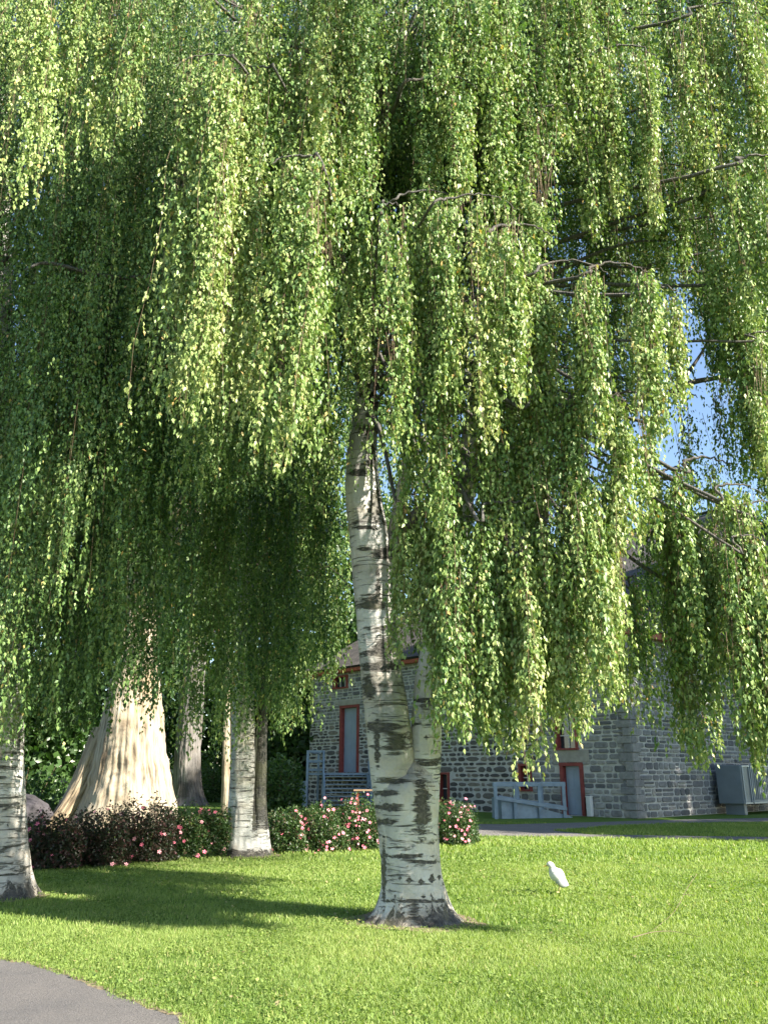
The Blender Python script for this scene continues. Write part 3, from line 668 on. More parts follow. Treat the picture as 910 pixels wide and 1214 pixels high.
# ------------------------------------------------------------------ broadleaf trees
def broad_tree(name, label, x, y, trunk_rows, h, rx, z0, nleaf, leaf, bark, leafm, group=None, seed=0, tone=.5, nu=64, nv=120, stems=None, furrow=.0, flare=.3, fh=.4, limbs=9, butt=0, ncl=26, cat="tree", crown_off=(0,0), lean=0.0):
    root = empty(name, (x, y, 0)); tag(root, label, cat, group)
    if trunk_rows is None:
        R = h*.018+.06; trunk_rows = [(x, y, -.05, R), (x+.1, y, h*.2, R*.85), (x+lean*.5, y+.1, h*.5, R*.6), (x+lean, y, h*.85, R*.2)]
    d = trunk_mesh([dict(pts=trunk_rows, flare=flare, phase=seed, fh=fh, basedark=0, butt=butt)] + (stems or []), nu=nu, nv=nv, furrow=furrow, seed=seed*3.1)
    build_trunk("trunk", d, bark, root)
    rr = np.random.default_rng(seed+100); cx, cy = x+crown_off[0], y+crown_off[1]
    mb = MB(); T = np.array(trunk_rows); C = []
    for k in range(ncl):
        a = rr.random()*2*PI; v = rr.random(); zc = z0 + (h-z0)*(.08+.86*v)
        prof = math.sin(PI*min(1, .18+.80*v))**.6; r = rx*prof*math.sqrt(rr.uniform(.08, 1))
        C.append((cx+math.cos(a)*r*.85, cy+math.sin(a)*r*.85, zc, rx*rr.uniform(.26,.44)))
    C = np.array(C)
    for k in rr.permutation(ncl)[:limbs]:
        zb = max(z0*.8, C[k,2]-rx*.55); zb = min(zb, T[-1,2]*.95)
        bx, by = np.interp(zb, T[:,2], T[:,0]), np.interp(zb, T[:,2], T[:,1])
        m = ((bx+C[k,0])/2, (by+C[k,1])/2, (zb+C[k,2])/2+.3)
        c = catmull([(bx,by,zb), m, tuple(C[k,:3])], 5); c[1:-1] += rr.normal(0, .07, (len(c)-2, 3)); mb.tube(c, np.linspace(h*.009+.02, .015, len(c)), 6)
    ci = rr.integers(0, ncl, nleaf); dv = rr.normal(size=(nleaf,3)); dv /= np.linalg.norm(dv, axis=1, keepdims=True)
    rad = rr.random(nleaf)**.45
    P = C[ci,:3] + dv*(C[ci,3]*rad)[:,None]*np.array([1,1,.72])
    P += (vnoise(P[:,0]*1.7, P[:,1]*1.7, P[:,2]*1.7)-.5)[:,None]*dv*.8
    keep = (P[:,2] > z0*.75) & (vnoise(P[:,0]*.9+5, P[:,1]*.9, P[:,2]*.9) > .30); P = P[keep]; dv = dv[keep]; n = len(P)
    D = rr.normal(size=(n,3)) + np.array([0,0,-.5]); D /= np.linalg.norm(D, axis=1, keepdims=True)
    L = leaf*(.6+.8*rr.random(n)); r = np.clip(tone + rr.normal(0,.2,n), 0, 1)
    link("crown", leaf_mesh(P, D, L, L*.75, r, "crown", .15), leafm, root)
    if mb.v:
        me = bpy.data.meshes.new("limbs"); me.from_pydata(mb.v, [], mb.f); me.update()
        v = np.array(mb.v); a_ = me.attributes.new('bark', 'FLOAT_VECTOR', 'POINT'); a_.data.foreach_set('vector', v.astype(np.float32).ravel())
        link("limbs", me, bark, root)
    return root
YC = 27.0
cw = stem_px(YC, [(982,84,216),(965,94,208),(940,103,204),(900,112,197),(860,120,194),(820,130,190),(770,140,188),(700,146,184),(600,150,180),(450,150,174),(250,150,168),(50,150,160)])
cw[0] = (*cw[0][:2], -.05, cw[0][3])
c = at(158, 975, YC)
root_pts = [(*at(66, 975, YC-.6)[:2], .02, .35), (*at(84, 960, YC-.4)[:2], .65, .38), (*at(104, 930, YC-.2)[:2], 1.5, .45), (*at(126, 880, YC)[:2], 3.0, .42)]
broad_tree("cottonwood", "massive pale fissured cottonwood trunk with flared sunlit base behind the rose hedge", c.x, YC, cw, 30, 8.5, 9.5, 42000, .26, M['cotton_bark'], M['cotton_leaf'], "cottonwoods", seed=3, nu=300, nv=260, furrow=.045, flare=.14, fh=.7, butt=.10, ncl=34, limbs=14,
           stems=[dict(pts=root_pts, flare=.5, fh=.3, basedark=0, butt=.2)])
YD = 47.0
dw = stem_px(YD, [(949,204,246),(935,207,240),(900,208,238),(850,212,240),(800,217,243),(760,222,246),(700,232,250),(640,240,257),(560,245,259),(400,250,260)]); dw[0] = (*dw[0][:2], -.05, dw[0][3])
broad_tree("cottonwood", "grey leaning cottonwood trunk standing beyond the largest trunk, left of the smaller birch", at(225,945,YD).x, YD, dw, 27, 9, 12, 22000, .38, M['grey_bark'], M['cotton_leaf'], "cottonwoods", seed=8, nu=160, nv=160, furrow=.07, flare=.3, fh=.9, butt=.12, ncl=34, limbs=10)
YE = 30.0
ew = stem_px(YE, [(965,262,275),(930,263,274),(880,264,273),(820,266,273),(740,268,273),(650,270,274)]); ew[0] = (*ew[0][:2], -.05, ew[0][3])
broad_tree("slender_tree", "slender pale sunlit trunk just left of the smaller birch", at(268,960,YE).x, YE, ew, 13, 3.2, 5.5, 9000, .2, M['cotton_bark'], M['cotton_leaf'], None, seed=5, flare=.15, ncl=18, limbs=6)

# woods beyond, each tree its own
BG = [
 ("far tree", -33, 46, 22, 8, 1.5), ("far tree", -26, 58, 26, 9, 2.5), ("far tree", -17, 62, 27, 9.5, 3.2), ("far tree", -8.5, 66, 26, 9, 3.0),
 ("far tree", 0.5, 70, 25, 9, 3.0), ("far tree", -22, 38, 19, 6.5, 2.6), ("far tree", 9.5, 76, 24, 8, 5), ("far tree", -38, 66, 30, 11, 2), ("far tree", -13.5, 84, 34, 12, 3),
]
BGL = ["broad dark tree furthest left beyond the boulder", "tall dark tree behind the black iron fence", "dark full-crowned tree behind the massive cottonwood trunk",
 "dark tree beyond the grey leaning trunk", "dark tree rising behind the smaller birch", "bushy low tree left of the massive cottonwood", "tall tree behind the left end of the stone house roof",
 "very tall dark tree far off at the left edge", "tallest far tree between the two cottonwood trunks"]
for i, (nm, x, y, h, r, z0) in enumerate(BG):
    broad_tree("broadleaf_tree", BGL[i], x, y, None, h, r, z0, 13000, .50, M['brown_bark'], M['cotton_leaf'], "trees beyond the lawn", seed=20+i, tone=.35, nu=24, nv=30, ncl=30, limbs=6)
broad_tree("broadleaf_tree", "sunlit tree showing above the roof peak at the right edge", 36, 66, None, 25.5, 8, 6, 20000, .45, M['brown_bark'], M['cotton_leaf'], "trees beyond the lawn", seed=50, tone=.7, nu=24, nv=30, ncl=32, limbs=6)
for i, (x, y, h, r, lb) in enumerate([(30.6, 17.6, 28, 6.0, "tall tree out of frame on the right, nearest of those shading the path"), (33.8, 25.3, 29, 6.4, "tall tree out of frame on the right, shading the stone house corner"), (38.5, 33.5, 29, 6.6, "tall tree out of frame on the right, nearest the roadside end of the stone house")]):
    broad_tree("broadleaf_tree", lb, x, y, None, h, r, 1.2, 48000, .50, M['brown_bark'], M['cotton_leaf'], "trees beyond the lawn", seed=60+i, nu=24, nv=30, ncl=64, limbs=6)
for i, (x, y, h, r, lb) in enumerate([(-30, 50, 9, 5.5, "low dense thicket tree at the far left edge"), (-21, 52, 8, 5.5, "low dense tree behind the iron fence"), (-15.5, 72, 10, 7, "low tree beyond the pale garden wall"), (-6.5, 62, 9, 6, "low dense tree behind the smaller birch"), (-3.5, 52, 8.5, 4.5, "leafy small tree left of the stone house end"), (-36, 60, 12, 8, "low far thicket tree beyond the left-hand birch")]):
    broad_tree("understorey_tree", lb, x, y, None, h, r, .3, 11000, .42, M['brown_bark'], M['cotton_leaf'], "low trees beyond the lawn", seed=80+i, tone=.35, nu=20, nv=24, ncl=34, limbs=5)
# small bushes in the shade of the house end
def bush(name, label, c, rx, ry, h, n, leaf, leafm, group=None, seed=0, tone=.45, cat="bush", flowers=0, fsize=.05, red=False):
    root = empty(name, (c[0], c[1], 0)); tag(root, label, cat, group); rr = np.random.default_rng(seed)
    mb = MB()
    for k in range(14):
        a = rr.random()*2*PI; q = rr.uniform(.3,.85)
        e = (c[0]+math.cos(a)*rx*q, c[1]+math.sin(a)*ry*q, h*rr.uniform(.6,.95)); s0 = (c[0]+math.cos(a)*rx*.2, c[1]+math.sin(a)*ry*.2, -.02)
        m = ((s0[0]+e[0])/2, (s0[1]+e[1])/2, h*.5); mb.tube(catmull([s0, m, e], 4), np.linspace(.012+.006*h, .004, 9), 5)
    mb.build("stems", M['twig'], root)
    d = rr.normal(size=(n,3)); d /= np.linalg.norm(d, axis=1, keepdims=True); d[:,2] = np.abs(d[:,2])*1.0
    low = rr.random(n) < .35; d[low,2] *= rr.random(low.sum())
    th = np.arctan2(d[:,1], d[:,0]); rad = rr.random(n)**.33
    lob = 1 + .45*(vnoise(np.cos(th)*2+seed, np.sin(th)*2, d[:,2]*2.5)-.5) + .30*(vnoise(np.cos(th)*6+seed, np.sin(th)*6, d[:,2]*6)-.5)
    hor = np.minimum(1, np.sqrt(np.maximum(0, 1 - d[:,2]**2))**.5 + .0)
    P = np.stack([c[0]+np.cos(th)*rx*hor*rad*lob, c[1]+np.sin(th)*ry*hor*rad*lob, .03 + h*.92*d[:,2]*rad*lob], -1)
    D = rr.normal(size=(n,3)); D[:,2] += .2; D /= np.linalg.norm(D, axis=1, keepdims=True)
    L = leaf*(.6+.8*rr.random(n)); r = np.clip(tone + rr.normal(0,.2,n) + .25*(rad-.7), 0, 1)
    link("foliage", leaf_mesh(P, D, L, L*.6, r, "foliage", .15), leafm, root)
    if flowers:
        cand = np.where((rad > .84) & ((P[:,1] < c[1]) | (d[:,2] > .75)))[0]; pick = rr.choice(cand, flowers, replace=False)
        cl = rr.choice(cand, max(2, flowers//5))
        bm = bmesh.new()
        for j in range(5):
            a = j*2*PI/5; r_ = 1.0
            pts = [(0,0,.0), (.45*math.cos(a-.5), .45*math.sin(a-.5), .18), (r_*math.cos(a-.35), r_*math.sin(a-.35), .30), (r_*1.05*math.cos(a), r_*1.05*math.sin(a), .22), (r_*math.cos(a+.35), r_*math.sin(a+.35), .30), (.45*math.cos(a+.5), .45*math.sin(a+.5), .18)]
            bm.faces.new([bm.verts.new(q) for q in pts])
        me = bpy.data.meshes.new("flower"); bm.to_mesh(me); bm.free(); me.materials.append(M['petal'])
        me2 = me.copy(); me2.materials[0] = M['petal_light']
        for k, i in enumerate(pick):
            if k > 1 and rr.random() < .65:
                base = P[rr.choice(cl)]; pos = base + rr.normal(0, .075, 3)
            else: pos = P[i]
            f = bpy.data.objects.new("flower", me if rr.random() < .6 else me2); COL.objects.link(f); f.parent = root
            out = Vector((pos[0]-c[0], pos[1]-c[1]-.6, .5)).normalized()
            f.location = Vector(pos) - Vector(root.location) + out*.03; f.rotation_euler = out.to_track_quat('Z','Y').to_euler()
            s_ = fsize*rr.uniform(.7,1.25); f.scale = (s_, s_, s_)
    return root
RL = [ # px left, px right, base row, top row, label, red?, flowers
 (28, 92, 1033, 962, "dark reddish rose bush just right of the left-hand birch trunk", True, 8),
 (78, 150, 1029, 957, "dark rose bush below the flared root of the massive cottonwood", True, 7),
 (136, 205, 1024, 950, "dark rose bush at the middle of the massive cottonwood's foot", True, 12),
 (188, 250, 1019, 955, "rose bush with a cluster of pink blooms left of the smaller birch", False, 20),
 (232, 276, 1017, 958, "green rose bush touching the left of the smaller birch trunk", False, 5),
 (312, 366, 1012, 960, "rose bush with few blooms right of the smaller birch trunk", False, 8),
 (350, 412, 1011, 955, "rose bush in front of the blue staircase", False, 16),
 (396, 456, 1009, 947, "rose bush crowned with pink blooms left of the large birch trunk", False, 34),
 (508, 566, 1003, 950, "rounded rose bush with pink blooms right of the large birch trunk", False, 34)]
for i, (a, b, by, ty, lb, red, nf) in enumerate(RL):
    g = gp((a+b)/2, by); rx = (b-a)/2*mpp(g.y, .5); Yc = g.y + rx*.8; h = zy(ty, Yc)
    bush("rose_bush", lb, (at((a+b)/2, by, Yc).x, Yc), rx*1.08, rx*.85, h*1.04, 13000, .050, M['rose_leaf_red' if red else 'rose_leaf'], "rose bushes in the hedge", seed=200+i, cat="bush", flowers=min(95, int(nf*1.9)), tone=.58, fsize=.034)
for i, (px, Y, w_, h, lb) in enumerate([(328, 36, 1.1, 2.4, "small dark-stemmed bush left of the blue staircase"), (232, 60, 2.2, 3.0, "low far bush in front of the pale wall"), (20, 30, 2.2, 2.0, "low bush behind the boulder at the left"), (258, 52, 1.4, 2.6, "thin shrub right of the grey leaning trunk")]):
    X = at(px, 950, Y).x
    bush("shrub", lb, (X, Y), w_, w_, h, 5000, .16, M['cotton_leaf'], None, seed=300+i, cat="shrub", tone=.45)

# ------------------------------------------------------------------ the stone house
A = Vector((9.5, 33.0, 0)); U = Vector((-.664, .748, 0)).normalized(); N = Vector((-.748, -.664, 0)).normalized()
U2 = Vector((.748, .664, 0)).normalized(); N2 = Vector((.664, -.748, 0)).normalized()
def solve_s(px, z, n=0.0, o=A, u=U, nn=N):
    k = (px-455)/F; b = o + nn*n
    # b.x + u.x s = k (cp (b.y+u.y s) + sp (z-CAM_H))
    return (k*(cp*b.y + sp*(z-CAM_H)) - b.x) / (u.x - k*cp*u.y)
def zat(py, p): return zy(py, p.y) 
WH = 6.95; LEN = solve_s(367, 3); WID = 28.4
house = empty("stone_house", A); tag(house, "long grey rubble-stone house with red trim and dark shingle roof behind the trees", "house")
def opening(px0, px1, y0, y1, u=U, nn=N):
    s0, s1 = sorted((solve_s(px0, 2, 0, A, u, nn), solve_s(px1, 2, 0, A, u, nn))); p = A + u*((s0+s1)/2)
    return [s0, s1, max(0.02, zat(y1, p)), zat(y0, p)]
op_door_low = opening(664, 690, 908, 969); op_door_up = opening(403, 425, 839, 916)
op_win_top = opening(661, 686, 842, 887); op_win_small = opening(615, 629, 908, 936); op_win_low = opening(520, 532, 918, 952); op_win_eave = opening(394, 411, 801, 815)
op_win_eave[3] = min(op_win_eave[3], WH-.25)
ops_left = [op_door_low, op_door_up, op_win_top, op_win_small, op_win_low, op_win_eave]
ops_right = [opening(893, 925, 828, 868, U2, N2), opening(1010, 1050, 828, 868, U2, N2)]
def wall(name, u, nn, length, height, ops, darkzone=None, seed=0, thick=.5):
    rr = np.random.default_rng(seed)
    ss = sorted({0.0, length} | {o[0] for o in ops} | {o[1] for o in ops}); zz = sorted({0.0, height} | {o[2] for o in ops} | {o[3] for o in ops})
    ss = [s for s in ss if 0 <= s <= length]; zz = [z for z in zz if 0 <= z <= height]
    mb = MB()
    for i in range(len(ss)-1):
        for j in range(len(zz)-1):
            cs, cz = (ss[i]+ss[i+1])/2, (zz[j]+zz[j+1])/2
            if any(o[0] < cs < o[1] and o[2] < cz < o[3] for o in ops): continue
            c = A + u*cs - nn*thick/2; c.z = cz
            mb.box(c, u*(ss[i+1]-ss[i])/2, nn*thick/2, Vector((0,0,(zz[j+1]-zz[j])/2)))
    body = mb.build(name, M['mortar'], house)
    V = []; Fc = []; R = []; Mi = []
    z = 0.0
    while z < height - .03:
        rh = rr.uniform(.15, .32); rh = min(rh, height - z); s = -.0 - rr.uniform(0, .2)
        # slightly wandering courses
        while s < length:
            sw = rr.uniform(.22, .62) if rr.random() < .8 else rr.uniform(.6, .95)
            s0, s1 = max(0, s), min(length, s+sw); s += sw
            parts = [(z, z+rh)]
            if rh > .25 and rr.random() < .3: parts = [(z, z+rh*.5), (z+rh*.5, z+rh)]
            if s1 - s0 < .08: continue
            for z0_, z1_ in parts:
                cs, cz = (s0+s1)/2, (z0_+z1_)/2; a0, a1 = s0, s1; bad = False
                for o in ops:
                    if z1_ > o[2]+.03 and z0_ < o[3]-.03:
                        if o[0] <= cs <= o[1]: bad = True
                        elif a1 > o[0] and cs < o[0]: a1 = o[0]
                        elif a0 < o[1] and cs > o[1]: a0 = o[1]
                if bad or a1-a0 < .06: continue
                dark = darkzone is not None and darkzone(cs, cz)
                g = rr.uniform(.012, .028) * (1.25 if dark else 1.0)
                L_, H_ = (a1-a0)/2-g, (z1_-z0_)/2-g
                if L_ < .02 or H_ < .02: continue
                ro = .55 if dark else .28; k = 10
                ang = np.arange(k)*2*PI/k + rr.uniform(-.12,.12,k) + .31
                ex = 2.6 if dark else 5.0
                rad = 1/((np.abs(np.cos(ang))**ex + np.abs(np.sin(ang))**ex)**(1/ex)); rad = rad*rr.uniform(.88,1.04,k)
                ox, oz = np.cos(ang)*rad*L_, np.sin(ang)*rad*H_
                if not dark:
                    ang_p = [(1,-.45),(1,.55),(.82,1),(.1,1.02),(-.75,1),(-1,.6),(-1,-.5),(-.8,-1),(0,-1.02),(.78,-1)]
                    ox = np.array([p_[0]*rr.uniform(.92,1.0) for p_ in ang_p])*L_; oz = np.array([p_[1]*rr.uniform(.88,1.0) for p_ in ang_p])*H_
                ox = np.clip(ox, -L_*1.04, L_*1.04); oz = np.clip(oz, -H_*1.05, H_*1.05)
                pr = rr.uniform(.02, .055); b = len(V)
                for q, dpt in ((1.0, .002), (.90, pr*.8), (.62, pr)):
                    for i in range(k):
                        zz_ = (a0+a1)/2 - 0 ; P = A + u*((a0+a1)/2 + ox[i]*q) + nn*(dpt + rr.uniform(-.004,.004)*(q<1))
                        V.append((P.x, P.y, max(.005, (z0_+z1_)/2 + oz[i]*q)))
                for rg in range(2):
                    for i in range(k): Fc.append((b+rg*k+i, b+rg*k+(i+1)%k, b+(rg+1)*k+(i+1)%k, b+(rg+1)*k+i))
                Fc.append(tuple(b+2*k+i for i in range(k)))
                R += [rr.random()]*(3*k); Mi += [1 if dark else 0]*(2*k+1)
        z += rh
    me = bpy.data.meshes.new("wall_stones"); me.from_pydata(V, [], Fc); me.update()
    a_ = me.attributes.new('rnd', 'FLOAT', 'POINT'); a_.data.foreach_set('value', np.array(R, np.float32))
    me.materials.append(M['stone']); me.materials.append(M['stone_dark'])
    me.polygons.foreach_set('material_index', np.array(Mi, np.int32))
    bm = bmesh.new(); bm.from_mesh(me); bmesh.ops.recalc_face_normals(bm, faces=bm.faces[:]); bm.to_mesh(me); bm.free()
    o = link("wall_stones", me, None, body); return body
s_dark = solve_s(628, 1)
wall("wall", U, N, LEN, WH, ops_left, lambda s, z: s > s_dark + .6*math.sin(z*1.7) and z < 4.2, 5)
wall("wall", U2, N2, WID, WH, ops_right, None, 6)
# plain walls closing the far sides
B = A + U*LEN; Cc = A + U2*WID
for (o_, u_, n_, l_) in ((B, U2, U, WID), (Cc, U, U2, LEN)):
    mb = MB(); c_ = o_ + u_*(l_/2) - n_*.25; c_.z = WH/2; mb.box(c_, u_*(l_/2-.52), n_*.24, Vector((0,0,WH/2))); mb.build("wall", M['mortar'], house)
# dressed corner blocks on the nearest corner
mb = MB(); z = 0; k = 0; rr = random.Random(4)
while z < WH - .1:
    h = min(rr.uniform(.26,.36), WH-z)
    la, lb = (.62, .34) if k % 2 else (.34, .62)
    c_ = A + U*(la/2-.035) + U2*(lb/2-.035) ; 
    p0 = A + (N+N2)*0; 
    mb.box(A + U*(la/2-.03) + N*(-.09) + Vector((0,0,z+h/2)), U*la/2, N*.15, Vector((0,0,h/2-.012)))
    mb.box(A + U2*(lb/2-.03) + N2*(-.088) + Vector((0,0,z+h/2)), U2*lb/2, N2*.15, Vector((0,0,h/2-.014)))
    z += h; k += 1
cb = mb.build("corner_blocks", M['stone'], house, bevel=.015)
a_ = cb.data.attributes.new('rnd', 'FLOAT', 'POINT'); a_.data.foreach_set('value', np.repeat(.35+.4*RNG.random(len(cb.data.vertices)//8), 8).astype(np.float32))
def fr_box(mb, u, nn, s0, s1, z0, z1, n0, n1):
    c_ = A + u*((s0+s1)/2) + nn*((n0+n1)/2); c_.z = (z0+z1)/2; mb.box(c_, u*(s1-s0)/2, nn*(n1-n0)/2, Vector((0,0,(z1-z0)/2)))
def frame_of(mb, u, nn, o, t, n0, n1, bottom=True):
    fr_box(mb, u, nn, o[0]-.02, o[0]+t, o[2], o[3], n0, n1); fr_box(mb, u, nn, o[1]-t, o[1]+.02, o[2], o[3], n0, n1)
    fr_box(mb, u, nn, o[0]-.03, o[1]+.03, o[3]-.001, o[3]+t, n0, n1+.01)
    if bottom: fr_box(mb, u, nn, o[0]-.06, o[1]+.06, o[2]-t*.8, o[2]+.001, n0, n1+.05)
def door(o, u, nn, leafmat, label=None):
    r = MB(); fr_box(r, u, nn, o[0]+.12, o[1]-.12, o[2]+.02, o[3]-.004, -.22, -.16)
    d = r.build("door", leafmat, house)
    f = MB(); frame_of(f, u, nn, o, .13, -.30, .075, False); f.build("frame", M['red_paint'], d)
    t_ = MB(); 
    w_ = (o[1]-o[0]-.24)
    for zz0, zz1 in ((.12,.45),(.52,.92)):
        H_ = o[3]-o[2]
        for q in (0, 1):
            a = o[0]+.12 + w_*(.10+.45*q); fr_box(t_, u, nn, a, a+w_*.35, o[2]+H_*zz0, o[2]+H_*zz1, -.162, -.148)
    t_.build("panel", leafmat, d, bevel=.008)
    h_ = MB(); p = A + u*(o[0]+.2) + nn*(-.12); p.z = o[2]+(o[3]-o[2])*.48; h_.tube([p+nn*-.04, p+nn*.02, p+nn*.02+u*.08], [.016,.016,.014], 8); h_.build("handle", M['metal_light'], d)
    return d
door(op_door_low, U, N, M['door_paint']); door(op_door_up, U, N, M['door_paint'])
def window(o, u, nn, nx, nz, sill=True):
    f = MB(); frame_of(f, u, nn, o, .09, -.25, .07); w_ = f.build("window", M['red_paint'], house)
    g = MB(); fr_box(g, u, nn, o[0]+.06, o[1]-.06, o[2]+.01, o[3]-.01, -.20, -.17); g.build("pane", M['glass'], w_)
    m_ = MB()
    for i in range(1, nx):
        s_ = o[0]+(o[1]-o[0])*i/nx; fr_box(m_, u, nn, s_-.02, s_+.02, o[2]+.012, o[3]-.012, -.168, -.13)
    for j in range(1, nz):
        z_ = o[2]+(o[3]-o[2])*j/nz; fr_box(m_, u, nn, o[0]+.092, o[1]-.092, z_-.02, z_+.02, -.166, -.135)
    if m_.v: m_.build("glazing_bars", M['white'], w_)
for o_, a_, b_ in ((op_win_top,2,3),(op_win_small,2,2),(op_win_low,1,2),(op_win_eave,3,1)): window(o_, U, N, a_, b_)
for o_ in ops_right: window(o_, U2, N2, 2, 3)
mb = MB(); fr_box(mb, U, N, op_door_low[0]-.35, op_door_low[1]+.35, op_door_low[3]+.14, op_door_low[3]+.62, -.1, .055); mb.build("lintel", M['lintel'], house, bevel=.02)
mb = MB(); fr_box(mb, U, N, op_door_up[0]-.2, op_door_up[1]+.2, op_door_up[3]+.14, op_door_up[3]+.42, -.1, .055); mb.build("lintel", M['lintel'], house, bevel=.02)
# eaves
mb = MB()
for u, nn, l_ in ((U, N, LEN), (U2, N2, WID)):
    c_ = A + u*(l_/2) + nn*.17; c_.z = WH+.10; mb.box(c_, u*(l_/2+.34), nn*.17, Vector((0,0,.14)))
mb.build("eave_board", M['eave_paint'], house, bevel=.01)
# roof: low-set hip at the near end
OV = .42; WHH = WH+.24
e0 = A + (N+N2)*OV; e1 = Cc + N2*OV + U2*OV; e2_ = Cc + U*LEN + U2*OV + U*OV; e3 = B + N*OV + U*OV
pk = A + U2*(WID/2) + U*1.0; pk.z = 15.6; pk2 = B + U2*(WID/2) - U*1.0; pk2.z = 15.6
for v in (e0, e1, e2_, e3): v.z = WHH
rf = bmesh.new(); uvl = []
def quad(ps, base_u, base_o):
    vs = [rf.verts.new(p) for p in ps]; rf.faces.new(vs)
    up = None
    for p in ps:
        d_ = p - base_o; s_ = d_.dot(base_u); rest = d_ - base_u*s_; uvl.append((s_, rest.length, 0))
quad([e0, e3, pk2, pk], U, e0); quad([e1, e0, pk], U2, e0); quad([e2_, e1, pk, pk2], U, e1); quad([e3, e2_, pk2], U2, e3)
me = bpy.data.meshes.new("roof"); rf.to_mesh(me); rf.free()
a_ = me.attributes.new('bark', 'FLOAT_VECTOR', 'POINT'); a_.data.foreach_set('vector', np.array(uvl, np.float32).ravel())
ro = link("roof", me, M['shingle'], house); so = ro.modifiers.new("thick", 'SOLIDIFY'); so.thickness = .12; so.offset = 1.0
mb = MB()
for a, b in ((pk, pk2), (e0, pk), (e1, pk)): mb.bar(a + Vector((0,0,.10)), b + Vector((0,0,.10)), .28, .10)
mb.build("ridge_cap", M['shingle'], ro)

# blue-grey staircase up to the upper door
zd = op_door_up[2]; sc_ = (op_door_up[0]+op_door_up[1])/2; sL = solve_s(366, zd, 1.4); sR = op_door_up[0]-.35
stairs = empty("entrance_stairs", A + U*sc_ + N*1.5); tag(stairs, "blue-grey wooden staircase with landing and railings below the upper door", "staircase")
def wp(s, n, z): p = A + U*s + N*n; p.z = z; return p
s_land0 = op_door_up[0]-.3; s_land1 = max(sL, op_door_up[1]+1.7)
Yf = wp(s_land0, 1.15, 0).y - .25
def fx(px, z=1.0, Y=None): Y = Yf if Y is None else Y; return Vector((wx(px, Y, z), Y, 0))
cL, cM, cR = fx(364), fx(383), fx(436)
w0, w1 = wp(s_land0-.2, .06, 0), wp(s_land1, .06, 0)
if w1.x < cL.x: pass
mb = MB(); poly = [cL, cR, w0, w1]; zt_, zb2 = zd-.01, zd-.12
mb.add([Vector((p.x, p.y, z)) for z in (zb2, zt_) for p in poly], [(0,3,2,1),(4,5,6,7),(0,1,5,4),(1,2,6,5),(2,3,7,6),(3,0,4,7)]); mb.build("landing", M['blue_paint'], stairs)
def post(p, z1, name="post"):
    mb = MB(); mb.box((p.x, p.y, z1/2), (.06,0,0), (0,.06,0), (0,0,z1/2)); mb.build(name, M['blue_paint'], stairs, bevel=.006)
for p, z1 in ((cL, zd+1.08), (cM, zd+1.08), (cR, zd-.13), (w1 + N*.1, zd+1.05)): post(p + Vector((0,-.065,0)), z1)
def rail(a, b, h=.11, name="rail"): mb = MB(); mb.bar(a, b, .05, h); mb.build(name, M['blue_paint'], stairs)
up_ = lambda p, z: Vector((p.x, p.y-.065, z))
for z_ in (zd+1.03, zd+.55, zd+.14): rail(up_(cL, z_), up_(cM, z_)); rail(up_(cL, z_), up_(w1 + N*.1, z_))
nst = 8; run = .27; dirn = Vector((.10, -1, 0)).normalized(); wdt = (cR - cM).length - .1; mid_ = (cM + cR)/2
rt = Vector((1, .10, 0)).normalized()
for i in range(nst):
    mb = MB(); q_ = mid_ + dirn*(.18+i*run); q_.z = zd - (i+1)*zd/(nst+1); mb.box(q_, rt*(wdt/2-.05), dirn*.145, Vector((0,0,.022))); mb.build("step", M['blue_paint'], stairs, bevel=.006)
for sg in (-1, 1):
    a = mid_ + rt*sg*wdt/2 + dirn*.05; b = a + dirn*(nst*run+.05); a.z = zd-.14; b.z = .10
    rail(a, b, .26, "stringer")
    e_ = mid_ + rt*sg*(wdt/2+.06) + dirn*(nst*run); mb = MB(); mb.box((e_.x, e_.y, .52), (.05,0,0), (0,.05,0), (0,0,.52)); mb.build("post", M['blue_paint'], stairs)
    a2 = mid_ + rt*sg*(wdt/2+.06) + dirn*.02
    for h0, h1 in ((1.02, 1.0), (.52, .52)): rail(Vector((a2.x, a2.y, zd+h0)), Vector((e_.x, e_.y, h1)), .09, "rail")
# lower box / gate left of the stair
g0 = fx(356, 1.0, Yf+.2); bx = empty("slatted_bin_store", g0); tag(bx, "low blue-grey slatted enclosure left of the blue staircase", "bin store")
mb = MB()
for k in range(7): mb.box(g0 + U*(-.42+.14*k) + Vector((0,0,.62)), U*.05, N*.015, Vector((0,0,.6)))
mb.build("slats", M['blue_paint'], bx)
mb = MB()
for z_ in (.1, 1.2): mb.box(g0 - N*.035 + Vector((0,0,z_)), U*.52, N*.02, Vector((0,0,.05)))
for s_ in (-.52,.52): mb.box(g0 + U*s_ + Vector((0,0,.64)), U*.04, N*.04, Vector((0,0,.64)))
mb.build("frame", M['door_paint'], bx)

